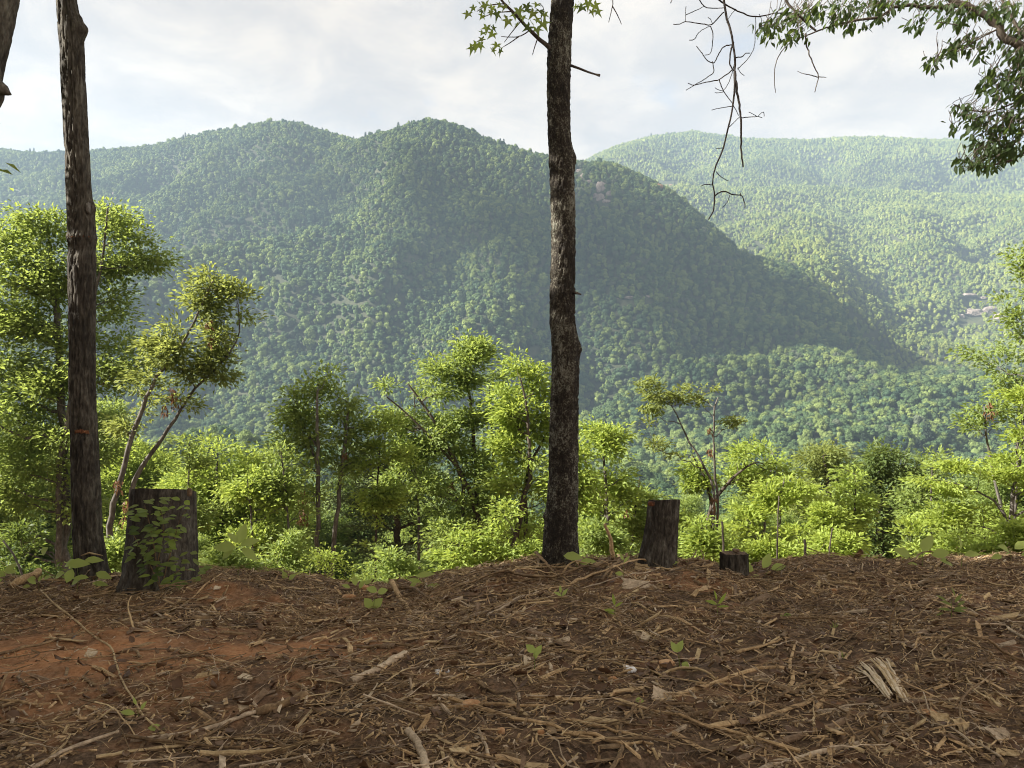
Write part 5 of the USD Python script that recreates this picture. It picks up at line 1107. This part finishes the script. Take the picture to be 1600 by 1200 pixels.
flake('wood_chip', 'pale chip on the orange mound', 340, 922, 10, 4, 'chip_pale', 'wood chip', 13, .1, .5)
flake('bark_flake', 'big curled brown flake in the bottom right', 1560, 1155, 40, 16, 'stick_grey', 'bark', 16, .4, .5, .4)
flake('bark_flake', 'curled brown flake beside the half-buried stones at the right', 1470, 1128, 30, 12, 'stick_tan', 'bark', 17, .4, .5, .2)
flake('bark_flake', 'torn tan scrap above the curled flakes at the right', 1500, 1140, 30, 14, 'stick_tan', 'bark', 18, .5, .6, .6)
for k, (px, py, w, h, lab) in enumerate([(736, 1106, 30, 15, 'largest orange-brown stone, in the middle foreground'), (942, 1063, 14, 9, 'left of two small orange stones'), (957, 1064, 14, 9, 'right of two small orange stones'), (1042, 1040, 24, 11, 'low orange stone under the right sprout'), (1082, 1036, 14, 10, 'small pinkish stone right of the right sprout'), (1303, 926, 10, 8, 'small orange stone near the crest at the right'), (783, 1146, 12, 12, 'grey-tan pebble in the middle foreground'), (845, 1148, 11, 9, 'small orange pebble at the bottom middle'), (1452, 1119, 26, 12, 'rusty stone below the right end of the longest branch'), (545, 938, 22, 12, 'crumbly orange clod in the dip of the crest'), (570, 922, 14, 9, 'orange clod at the edge of the dip')]):
    p = on_ground(px, py); s = p[1] / F
    v, f = boulder(np.array([0, 0, h * s * .25]), (w * s * .5, w * s * .4, h * s * .5), 40 + k, 2)
    m_ = usdkit.mesh(stage, numbered('/World/stone'), (v, f), MAT['stone_orange'], 30); m_.AddTranslateOp().Set(Gf.Vec3d(*map(float, p))); tag(m_, lab, 'stone')

# ------------------------------------------------------------------ loose litter
def in_view(n, r, y0=2.75, y1=8.6):
    y = np.sqrt(r.uniform(y0 ** 2, y1 ** 2, n)); x = r.uniform(-1, 1, n) * (.70 * y + .5)
    return x, y


def clay_at(x, y):
    c = np.zeros(len(x))
    for cx_, cy_, rx_, ry_, s_ in [(-2.9, 4.7, 1.5, .8, .75), (-1.6, 4.95, .9, .45, .68), (-2.6, 3.9, .7, .35, .4), (-2.28, 6.3, .5, .22, .5), (-3.3, 5.5, 1.0, .6, .4)]:
        c = np.maximum(c, s_ * np.exp(-(((x - cx_) / rx_) ** 2 + ((y - cy_) / ry_) ** 2)))
    return c


def strand(seed, flat=1.0, L=.24):
    r = np.random.default_rng(seed); n = 7
    x = np.linspace(-.5, .5, n) * L
    pts = np.stack([x, np.cumsum(r.normal(0, .010, n)), np.abs(np.cumsum(r.normal(0, .004, n))) + .002], 1); pts[:, 1] -= pts[:, 1].mean()
    return tube(pts, np.linspace(1, .55, n) * .0032 * r.uniform(.8, 1.25, n), 4, True, flat)


def dead_leaf(seed):
    r = np.random.default_rng(seed); n, m = 5, 3
    U, V = np.meshgrid(np.linspace(0, 1, n), np.linspace(-1, 1, m))
    w = np.array([.05, .5, .8, .6, .04])[None, :] * .5
    x = (U - .5) * .075; y = V * w * .06 * r.uniform(.7, 1.2); z = .012 * r.uniform(-1, 1.6) * V * V + .02 * r.uniform(-.6, 1) * (U - .5) ** 2 * 3 + r.normal(0, .002, U.shape) + .007
    i, j = np.meshgrid(np.arange(m - 1), np.arange(n - 1), indexing='ij'); a = (i * n + j).ravel()
    return np.stack([x, y, z], -1).reshape(-1, 3), np.vstack([np.stack([a, a + 1, a + n + 1], 1), np.stack([a, a + n + 1, a + n], 1)])


def chip(seed):
    r = np.random.default_rng(seed)
    v = np.array([[-.5, -.2, 0], [.5, -.25, 0], [.45, .2, 0], [-.4, .25, 0], [-.45, -.15, .14], [.42, -.2, .1], [.5, .16, .16], [-.42, .2, .1]]) * [.032, .02, .03] * r.uniform(.7, 1.3, (8, 3))
    f = np.array([[4, 5, 6], [4, 6, 7], [0, 1, 5], [0, 5, 4], [1, 2, 6], [1, 6, 5], [2, 3, 7], [2, 7, 6], [3, 0, 4], [3, 4, 7]])
    return v, f


def scatter(n, r, y0, y1, keep):
    x, y = in_view(n, r, y0, y1); k = r.uniform(0, 1, n) < keep(x, y); return x[k], y[k]


lr = np.random.default_rng(501)
patchy = lambda x, y: np.clip(1.2 - 2.0 * clay_at(x, y), .12, 1) * np.clip((n2(x, y, .55, 41, 3) - .30) * 4, .25, 1)
STICKS = ['stick_dark', 'stick_brown', 'stick_dark', 'stick_brown', 'stick_grey', 'stick_red', 'stick_dark', 'stick_tan']


def ground_normal(x, y, e=.05):
    return (GZf(x + e, y) - GZf(x - e, y)) / (2 * e), (GZf(x, y + e) - GZf(x, y - e)) / (2 * e)


def set_down(x, y, rz, L, lift, r, tilt=.10):
    """Positions and turns of pieces of length L lying on the ground."""
    gx_, gy_ = ground_normal(x, y)
    along = gx_ * np.cos(rz) + gy_ * np.sin(rz); across = -gx_ * np.sin(rz) + gy_ * np.cos(rz)
    q = quat_euler(np.arctan(across) + r.normal(0, tilt, len(x)), -np.arctan(along) + r.normal(0, tilt, len(x)), rz)
    return np.stack([x, y, GZf(x, y) + lift], 1), q


# fine litter: strands, chips and leaf scraps too small and too many to count
x, y = scatter(21000, lr, 2.75, 8.4, patchy); n = len(x)
rz = np.where(lr.uniform(0, 1, n) < .55, lr.normal(.25, .5, n), lr.uniform(0, np.pi, n))
pos, q = set_down(x, y, rz, .2, lr.uniform(.0, .035, n), lr, .16)
s = lr.lognormal(-.72, .55, n).clip(.2, 1.7); sc = np.stack([s, s, np.clip(s, .6, 1.5)], 1)
sh = [('strand', strand(600 + k, [1, .4][k % 2]), 50) for k in range(16)]
pi = instancer('/World/fine_litter', sh, lr.integers(0, 16, n), pos, q, sc, [STICKS[k % 8] for k in range(16)])
tag(pi, 'fine shredded strands and twigs covering the whole clearing', 'litter', kind='stuff')
x, y = scatter(64000, lr, 2.75, 8.2, patchy); n = len(x)
pos, q = set_down(x, y, lr.uniform(0, 6.28, n), .03, lr.uniform(0, .02, n), lr, .45)
s = lr.lognormal(-.3, .45, n).clip(.3, 2.2); sc = np.stack([s * lr.uniform(.7, 1.6, n), s * lr.uniform(.6, 1.2, n), s * lr.uniform(.5, 1.2, n)], 1)
sh = [('chip', chip(700 + k), False) for k in range(12)]
pi = instancer('/World/wood_chips', sh, lr.choice(12, n, p=np.array([.16, .15, .15, .09, .09, .09, .09, .06, .05, .05, .012, .008]) / 1.0), pos, q, sc, ['stick_dark', 'stick_brown', 'stick_dark', 'stick_red', 'stick_brown', 'stick_grey', 'stick_tan', 'stick_brown', 'stick_tan', 'stick_grey', 'chip_pale', 'chip_pale'])
tag(pi, 'scattered small wood chips and crumbs all over the clearing', 'wood chips', kind='stuff')
x, y = scatter(5200, lr, 2.75, 8.3, lambda x, y: np.clip(.8 - clay_at(x, y), .1, 1) * np.clip((n2(x, y, .8, 43, 2) - .3) * 4, .3, 1)); n = len(x)
pos, q = set_down(x, y, lr.uniform(0, 6.28, n), .06, lr.uniform(0, .02, n), lr, .4)
s = lr.uniform(.45, 1.15, n)
order = np.argsort(pos[:, 1] / s)
near, far = order[:160], order[160:]
LS = [dead_leaf(800 + k) for k in range(8)]
pi = instancer('/World/leaf_litter', [('dead_leaf', LS[k], True) for k in range(8)], lr.integers(0, 8, len(far)), pos[far], q[far], np.stack([s[far]] * 3, 1), ['litter_leaf'] * 5 + ['litter_leaf_pale'] * 3)
tag(pi, 'dry brown leaf litter strewn over the clearing', 'leaf litter', kind='stuff')


def quat_matrix(q):
    w, x, y, z = q
    return np.array([[1 - 2 * (y * y + z * z), 2 * (x * y - z * w), 2 * (x * z + y * w)], [2 * (x * y + z * w), 1 - 2 * (x * x + z * z), 2 * (y * z - x * w)], [2 * (x * z - y * w), 2 * (y * z + x * w), 1 - 2 * (x * x + y * y)]])


for k in near:
    v, f = LS[int(lr.integers(8))]; pale = lr.uniform() < .3
    m_ = usdkit.mesh(stage, numbered('/World/dead_leaf'), ((v * s[k]) @ quat_matrix(q[k]).T, f), MAT['litter_leaf_pale' if pale else 'litter_leaf'], True)
    m_.AddTranslateOp().Set(Gf.Vec3d(*map(float, pos[k]))); tag(m_, 'curled pale tan dead leaf lying in the litter' if pale else 'curled brown dead leaf lying in the litter', 'dead leaf', 'pale dead leaves on the clearing' if pale else 'brown dead leaves on the clearing')

x, y = scatter(1500, lr, 2.8, 8.2, lambda x, y: np.clip(1.0 - 1.3 * clay_at(x, y), .15, 1)); n = len(x)
pos, q = set_down(x, y, lr.normal(.3, .9, n), .1, lr.uniform(.0, .02, n), lr, .22)
s = lr.lognormal(.75, .4, n).clip(1, 4.5); sc = np.stack([s * lr.uniform(1., 2.6, n), s * lr.uniform(.7, 1.3, n), s * lr.uniform(.35, .7, n)], 1)
pi = instancer('/World/bark_pieces', [('bark_piece', chip(740 + k), False) for k in range(8)], lr.integers(0, 8, n), pos, q, sc, ['stick_dark', 'stick_brown', 'stick_dark', 'stick_grey', 'stick_brown', 'stick_red', 'stick_tan', 'stick_dark'])
tag(pi, 'torn bark pieces and split scraps lying over the clearing', 'bark pieces', kind='stuff')

# sticks one can pick up
x, y = scatter(470, lr, 2.9, 7.4, lambda x, y: np.clip(1.1 - 1.2 * clay_at(x, y), .2, 1)); n = min(300, len(x))
TONE = {'stick_dark': 'dark', 'stick_brown': 'brown', 'stick_tan': 'pale tan', 'stick_grey': 'weathered grey', 'stick_red': 'reddish brown'}
for k in range(n):
    L = float(np.clip(lr.lognormal(-1.05, .42), .16, .85)); a = lr.normal(.3, .6) if lr.uniform() < .6 else lr.uniform(0, np.pi)
    t_ = np.linspace(-.5, .5, 9); bend = np.cumsum(lr.normal(0, .035, 9)) * L * .5; bend -= bend.mean()
    lx = x[k] + t_ * L * math.cos(a) - bend * math.sin(a); ly = y[k] + t_ * L * math.sin(a) + bend * math.cos(a)
    r0 = float(np.clip(.004 + .011 * L * lr.uniform(.4, 1.4), .0035, .012))
    gz = GZf(lx, ly); fit = np.poly1d(np.polyfit(t_, gz, 1))(t_); lz = np.maximum(gz + r0 * .2, fit) + r0 * .6 + .004 + lr.uniform(0, .02) * np.abs(t_ + lr.uniform(-.5, .5))
    line = np.stack([lx, ly, lz], 1); b = line[4].copy(); tone = STICKS[int(lr.integers(8))]
    items = [tube(line - b, np.linspace(r0, r0 * .55, 9) * lr.uniform(.85, 1.15, 9), 6, True, lr.choice([1, 1, .5]))]
    if lr.uniform() < .35:
        j = int(lr.integers(3, 7)); e = line[j] - b + np.array([lr.normal(0, .05), lr.normal(0, .05), lr.uniform(.0, .05)])
        items.append(tube(np.array([line[j] - b, (line[j] - b + e) / 2 + lr.normal(size=3) * .006, e]), r0 * .45, 4))
    m_ = usdkit.mesh(stage, numbered('/World/stick'), cat_mesh(items), MAT[tone], 50); m_.AddTranslateOp().Set(Gf.Vec3d(*map(float, b)))
    tag(m_, f'{TONE[tone]} stick lying loose in the litter of the clearing', 'stick', f'{TONE[tone]} sticks strewn over the clearing')

# ------------------------------------------------------------------ sprouts and plants in the clearing
def sprout(name, label, foot_px, lvs, stem_r=.003, m='leaf_lime', cat='seedling', raised=False, stems=None):
    """lvs: (px, py, length px, direction in degrees on the picture, width factor); each leaf is a part."""
    b = on_ground(*foot_px); t = thing(name, label, cat, b); Y = b[1]; s = Y / F
    top = P(np.mean([l[0] for l in lvs]), min(l[1] for l in lvs) + 2, Y)
    r = np.random.default_rng(int(foot_px[0] * 7 + foot_px[1]))
    if stems is None: stems = [[(foot_px[0], foot_px[1]), (np.mean([l[0] for l in lvs]), min(l[1] for l in lvs) + 3)]]
    for st in stems:
        pts = np.array([P(p[0], p[1], Y) for p in st]); pts[0] = pts[0] if len(st) > 2 else b
        part(t, 'stem', tube(smooth_line(pts, 8) - b, np.linspace(stem_r, stem_r * .5, 8), 5), 'stick_dark' if stem_r > .004 else 'leaf_olive', True)
    for (px, py, L, ang, w) in lvs:
        a = math.radians(ang); c = P(px, py, Y) + [0, r.uniform(-.03, .03), 0]
        d = np.array([math.cos(a), r.uniform(-.5, .1), math.sin(a)])
        up = np.array([r.normal(0, .3), -.75, .65 + r.normal(0, .2)])
        v, f = leaves(np.array([c]), np.array([d]), np.array([up]), L * s, L * s * w, .25, .3, fine=True)
        part(t, 'leaf', (v - b, f), m, True)
    return t


sprout('seedling', 'pale-green two-leaved sprout left of the middle foreground', (835, 1050), [(836, 1018, 18, 140, .7), (836, 1022, 18, 60, .6), (836, 1018, 14, -80, .6)])
sprout('seedling', 'pale-green two-leaved sprout right of the middle foreground', (1062, 1045), [(1058, 1020, 18, 115, .6), (1060, 1022, 20, 70, .6), (1064, 1034, 14, -30, .9)])
sprout('seedling', 'brightest two-leaved sprout in front of the shallow dip', (583, 955), [(582, 950, 20, 135, .75), (583, 950, 20, 50, .75), (590, 924, 18, 150, .7), (590, 926, 16, 20, .7)])
sprout('seedling', 'small sprout below the left end of the shredded heap', (878, 938), [(877, 930, 14, 140, .4), (878, 930, 14, 60, .4), (876, 926, 12, 95, .4)])
sprout('seedling', 'slender narrow-leaved sprout on the right edge of the brush heap', (1121, 962), [(1121, 943, 22, 60, .25), (1121, 945, 20, 150, .35), (1120, 938, 16, 100, .25), (1122, 950, 18, 20, .25)], m='leaf_yellow')
sprout('seedling', 'slender narrow-leaved sprout below the grey bark slab', (961, 968), [(960, 945, 18, 100, .3), (961, 955, 18, 160, .3), (962, 950, 14, 40, .3), (961, 962, 16, 150, .35)], m='leaf_yellow')
sprout('leafy_plant', 'low plant with many narrow leaves at the right of the clearing', (1487, 965), [(1485, 945, 18, 150, .3), (1488, 940, 18, 60, .3), (1487, 950, 20, 20, .3), (1484, 952, 18, 170, .3), (1488, 930, 14, 100, .3), (1480, 940, 16, 140, .3), (1494, 945, 16, 30, .3), (1490, 955, 18, 10, .3), (1478, 958, 14, 190, .3)], m='leaf_olive', cat='plant')
sprout('grass_tuft', 'tiny grass tuft right of the middle of the clearing', (1304, 985), [(1304, 984, 14, 80, .12), (1304, 984, 14, 110, .12), (1305, 984, 12, 60, .12), (1303, 984, 11, 130, .12)], .001, 'leaf_green', 'grass')
sprout('grass_tuft', 'tiny grass tuft left of the splintered slab', (1318, 1030), [(1318, 1030, 12, 85, .14), (1318, 1030, 11, 115, .14), (1319, 1030, 10, 60, .14)], .001, 'leaf_green', 'grass')
sprout('seedling', 'single round green leaf left of the folded bark flake', (998, 1100), [(992, 1096, 14, 10, .9)], .0015, 'leaf_lime')
sprout('seedling', 'two lance-shaped leaves at the lower left beside the wiry root', (218, 1125), [(215, 1112, 24, 165, .4), (217, 1112, 16, 60, .4), (210, 1104, 14, 100, .35)], .002, 'leaf_lime')
sprout('seedling', 'single broad lime leaf at the lower left', (238, 1146), [(226, 1142, 26, 6, .45)], .0015)
sprout('seedling', 'thin upright sprout with two leaves before the leaning stump', (974, 915), [(974, 876, 14, 110, .4), (975, 880, 14, 60, .4), (973, 896, 12, 170, .6)], .0025)
sprout('seedling', 'flat pair of round leaves near the crest on the right', (1230, 966), [(1222, 962, 12, 170, .6), (1226, 964, 12, 20, .6)], .0015, 'leaf_green')
sprout('leafy_plant', 'large smooth leaf at the right foot of the centre trunk', (905, 890), [(880, 868, 30, 5, .5), (905, 880, 26, 20, .5)], .003, 'leaf_lime', 'plant')
sprout('leafy_plant', 'curled drooping leaves on the crest between the dip and the centre trunk', (668, 918), [(650, 900, 30, 20, .35), (660, 912, 26, 160, .3), (668, 915, 30, 5, .45), (655, 904, 22, 220, .35)], .003, 'leaf_lime', 'plant')
sprout('leafy_plant', 'yellowish tuft of small leaves beside the dip of the crest', (560, 935), [(556, 915, 16, 100, .6), (562, 918, 16, 60, .6), (570, 914, 14, 40, .5), (548, 918, 14, 150, .5)], .002, 'leaf_lime', 'plant')
sprout('leafy_plant', 'single leaf lit on the slope left of the dip', (453, 910), [(447, 906, 14, 120, .7), (452, 906, 14, 50, .7)], .002, 'leaf_lime', 'plant')
sprout('leafy_plant', 'broad lobed leaves on a thin stem right of the wide stump', (372, 905), [(370, 855, 34, 170, .55), (372, 850, 34, 70, .5), (374, 852, 30, 20, .5), (376, 858, 30, -30, .5), (366, 858, 26, 210, .5), (372, 848, 22, 120, .5)], .003, 'leaf_lime', 'plant')
sprout('leafy_plant', 'yellow-green broad-leaved sprouts in front of the tall left trunk', (120, 925), [(64, 868, 16, 60, .9), (105, 882, 34, 10, .5), (130, 876, 28, 5, .4), (118, 878, 24, 190, .6), (112, 890, 22, 250, .7), (140, 902, 24, 170, .4), (150, 895, 26, -10, .5), (100, 895, 20, 200, .6), (125, 905, 22, 200, .5), (142, 912, 24, 0, .4)], .003, 'leaf_lime', 'plant', stems=[[(120, 925), (122, 900), (118, 878)], [(64, 905), (66, 885), (64, 868)], [(150, 922), (150, 905), (150, 895)]])
sprout('leafy_plant', 'small lit plant at the extreme left of the crest', (8, 918), [(6, 895, 22, 40, .5), (8, 900, 22, 160, .5), (10, 893, 18, 10, .5), (4, 905, 16, 200, .5)], .002, 'leaf_lime', 'plant')
sprout('leafy_plant', 'small dark-green plant left of the tall left trunk', (62, 925), [(58, 912, 16, 140, .5), (62, 908, 14, 60, .5), (55, 905, 14, 170, .5), (68, 905, 14, 30, .5), (50, 915, 14, 180, .5)], .002, 'leaf_lime', 'plant')
sprout('leafy_plant', 'broad bright leaves on the crest between the low stump and the right-hand shrubs', (1195, 900), [(1178, 892, 24, 150, .6), (1192, 888, 26, 60, .6), (1205, 890, 26, 20, .5), (1212, 898, 24, -5, .4), (1185, 898, 20, 200, .6), (1236, 908, 18, 110, .6)], .003, 'leaf_lime', 'plant')
sprout('leafy_plant', 'pale leaf curling out at the foot of the low stump', (1157, 893), [(1158, 890, 16, 30, .3), (1160, 892, 14, 60, .3)], .002, 'leaf_lime', 'plant')
sprout('leafy_plant', 'tiny pale leaves at the foot of the leaning stump', (1048, 888), [(1044, 882, 16, 30, .35), (1040, 884, 12, 160, .4)], .002, 'leaf_lime', 'plant')
sprout('leafy_plant', 'cluster of broad leaves on the crest at the right under the layered tree', (1440, 888), [(1425, 870, 28, 150, .6), (1440, 862, 30, 70, .6), (1455, 868, 28, 20, .6), (1470, 876, 26, -10, .5), (1430, 880, 22, 190, .6), (1500, 862, 24, 80, .7), (1508, 868, 22, 20, .6)], .004, 'leaf_lime', 'plant', stems=[[(1440, 888), (1442, 875), (1440, 862)], [(1502, 885), (1503, 872), (1502, 862)]])
sprout('leafy_plant', 'round leaves catching light at the right end of the crest', (1580, 876), [(1575, 862, 24, 140, .6), (1585, 858, 24, 40, .6), (1592, 866, 22, 0, .6), (1565, 868, 20, 180, .5)], .003, 'leaf_lime', 'plant')

# the plant that climbs over the wide stump
r_ = np.random.default_rng(91)
pb = on_ground(250, 922); pb[1] = 6.52; pb[2] = GZf(pb[0], pb[1])
vine = thing('leafy_sapling', 'leafy young plant growing up in front of the wide stump', 'sapling', pb)
VY = 6.62
sts = [[(252, 925), (246, 890), (240, 850), (232, 812), (226, 790)], [(252, 922), (262, 880), (272, 845), (280, 815), (292, 795)], [(250, 920), (238, 890), (222, 860), (208, 835)], [(255, 920), (270, 900), (285, 890), (300, 892)], [(246, 880), (252, 850), (256, 825), (250, 795)]]
for st in sts:
    part(vine, 'stem', tube(smooth_line([P(a, b, VY - .02 * i) for i, (a, b) in enumerate(st)], 12) - pb, np.linspace(.005, .0025, 12), 5), 'stick_dark', True)
for (cx_, cy_, rx_, ry_, n_l, mt_) in ((222, 785, 10, 5, 4, 'leaf_olive'), (245, 782, 10, 6, 5, 'leaf_olive'), (235, 797, 16, 7, 9, 'leaf_bright'), (214, 803, 6, 8, 5, 'leaf_green'), (236, 812, 18, 9, 12, 'leaf_green'), (275, 797, 18, 4, 9, 'leaf_bright'), (286, 782, 6, 4, 2, 'leaf_bright'), (283, 808, 10, 6, 5, 'leaf_green'), (270, 818, 12, 7, 7, 'leaf_green'), (250, 828, 18, 10, 14, 'leaf_green'), (224, 826, 12, 9, 8, 'leaf_dark'), (264, 835, 14, 8, 9, 'leaf_bright'), (255, 850, 14, 9, 9, 'leaf_bright'), (235, 850, 16, 10, 11, 'leaf_green'), (210, 852, 10, 6, 6, 'leaf_green'), (222, 870, 14, 10, 9, 'leaf_green'), (245, 872, 16, 10, 10, 'leaf_green'), (262, 882, 14, 8, 8, 'leaf_green'), (280, 880, 12, 8, 7, 'leaf_olive'), (232, 893, 14, 9, 8, 'leaf_dark'), (250, 905, 18, 7, 9, 'leaf_bright'), (272, 910, 16, 5, 7, 'leaf_green'), (295, 900, 14, 6, 7, 'leaf_green'), (310, 892, 10, 5, 4, 'leaf_green'), (296, 868, 8, 6, 4, 'leaf_olive')):
    for _ in range(n_l):
        a, b = cx_ + r_.uniform(-1, 1) * rx_, cy_ + r_.uniform(-1, 1) * ry_
        c = P(a, b, VY - r_.uniform(0, .16)); sd = 1 if a > cx_ else -1
        v, f = leaves(np.array([c]), np.array([[sd * r_.uniform(.4, 1), -.35 + r_.normal(0, .3), r_.normal(-.05, .25)]]), np.array([[r_.normal(0, .25), -.45, .8]]), r_.uniform(.06, .10), r_.uniform(.034, .052), .2, .15, fine=True)
        part(vine, 'leaf', (v - pb, f), mt_, True)

# bare stakes and small shrubs along the crest
def stake(label, pxs, Y, r0, r1, m):
    pts = np.array([P(a, b, Y) for a, b in pxs]); pts[0, 2] = min(pts[0, 2], float(ground_z(pts[0, 0], Y, False))) - .1
    line = smooth_line(pts, 14); line[1:-1] += rng.normal(size=(12, 3)) * r0 * .12
    m_ = usdkit.mesh(stage, numbered('/World/broken_sapling'), tube(line - line[0], np.linspace(r0, r1, 14), 8), MAT[m], True); m_.AddTranslateOp().Set(Gf.Vec3d(*map(float, line[0]))); tag(m_, label, 'stake')


stake('snapped orange-brown sapling stub between the centre trunk and the leaning stump', [(960, 880), (955, 850), (949, 828), (945, 818)], 7.8, .03, .014, 'stick_brown')
stake('dead thin stick standing above the low stump', [(1131, 880), (1130, 840), (1128, 815)], 8.6, .016, .012, 'bark_dark')
stake('short dark stake among the bright shrubs right of the thin upright stem', [(1256, 888), (1258, 865), (1257, 843)], 8.2, .022, .012, 'bark_dark')
stake('thin dark stake nearest the darkest bushy tree', [(1294, 886), (1297, 850), (1301, 825)], 8.4, .012, .007, 'bark_dark')
stake('slim upright dark stem rising behind the low stump', [(1213, 890), (1215, 830), (1217, 775)], 8.3, .011, .007, 'bark_dark')
stake('leaning grey stick at the left of the crest', [(45, 905), (28, 880), (5, 845)], 9.0, .016, .01, 'bark_grey')


def shrub(label, px, py, w, h, Y, leaf, seed, L=.07, per=16, group=None, name='shrub', kind_cat='shrub'):
    b = P(px, py, Y); b[2] = min(float(ground_z(b[0], Y, False)), b[2]) - .05
    return crown_tree(name, label, b, [[(px, CY - (b[2] - EYE) / Y * F, .9), (px + w * .05, py - h * .6, .6)]], [(px, py - h * .55, w * .5, h * .4), (px - w * .25, py - h * .3, w * .3, h * .3), (px + w * .25, py - h * .35, w * .3, h * .3), (px, py - h * .85, w * .25, h * .2)], Y, leaf, 'bark_dark', per=per, spread=.10, L=L, limbs=5, seed=seed, cat=kind_cat, dens=1.6, flat=.4)


shrub('yellow-flowered-looking pale shrub in front of the slender twin tree', 505, 925, 80, 60, 8.6, 'leaf_yellow', 301, .045, 8)
shrub('fresh green shrub against the left foot of the centre trunk', 800, 890, 90, 90, 9.5, 'leaf_bright', 302)
shrub('low green shrub behind the dip of the crest', 620, 935, 110, 70, 9.5, 'leaf_green', 303)
shrub('bright low shrub left of the fan tree foot', 715, 905, 90, 70, 9.5, 'leaf_bright', 304)
shrub('shady green shrub right of the wide stump', 345, 915, 90, 60, 9.0, 'leaf_green', 305)
shrub('shady green shrub between the left trunk and the wide stump', 180, 925, 60, 70, 9.2, 'leaf_green', 306)
shrub('dark shrub at the left edge behind the diagonal log', 30, 915, 110, 80, 10, 'leaf_dark', 307)
shrub('fresh green shrub between the centre trunk and the leaning stump', 930, 890, 90, 60, 9.0, 'leaf_green', 308)
shrub('bright shrub just left of the low stump', 1095, 893, 70, 70, 9.0, 'leaf_bright', 309)
shrub('glowing yellow-green shrub right of the low stump', 1200, 900, 90, 60, 9.0, 'leaf_yellow', 310)
shrub('glowing yellow-green shrub under the low sapling', 1300, 890, 90, 50, 9.0, 'leaf_yellow', 311)
shrub('bright shrub under the layered tree', 1500, 888, 110, 50, 9.0, 'leaf_bright', 312)
shrub('bright shrub in the far right corner of the crest', 1590, 885, 90, 60, 9.0, 'leaf_yellow', 313)
shrub('green shrub in the shade under the round tree', 430, 920, 100, 70, 10, 'leaf_green', 314)

for k, (x_, y_, h_, rz_) in enumerate([(-9.5, 3.0, 1.15, 20), (-8.2, -1.2, 1.2, 80), (-12.5, .5, 1.3, 150), (-10.6, 4.4, 1.2, 200), (-15.0, 4.0, 1.4, 100), (-6.4, 2.0, 1.05, 45), (-7.0, 4.9, 1.05, 225), (-6.2, -.6, 1.1, 120)]):
    copy_of(K[k % 2]['src'], (x_, y_, float(ground_z(x_, y_, False)) - .1), rz_, h_, ['green leafy tree standing left of the clearing and shading it', 'bright leafy tree standing left of the clearing and shading it'][k % 2], 'tree', ['green trees', 'bright trees'][k % 2] + ' shading the clearing')
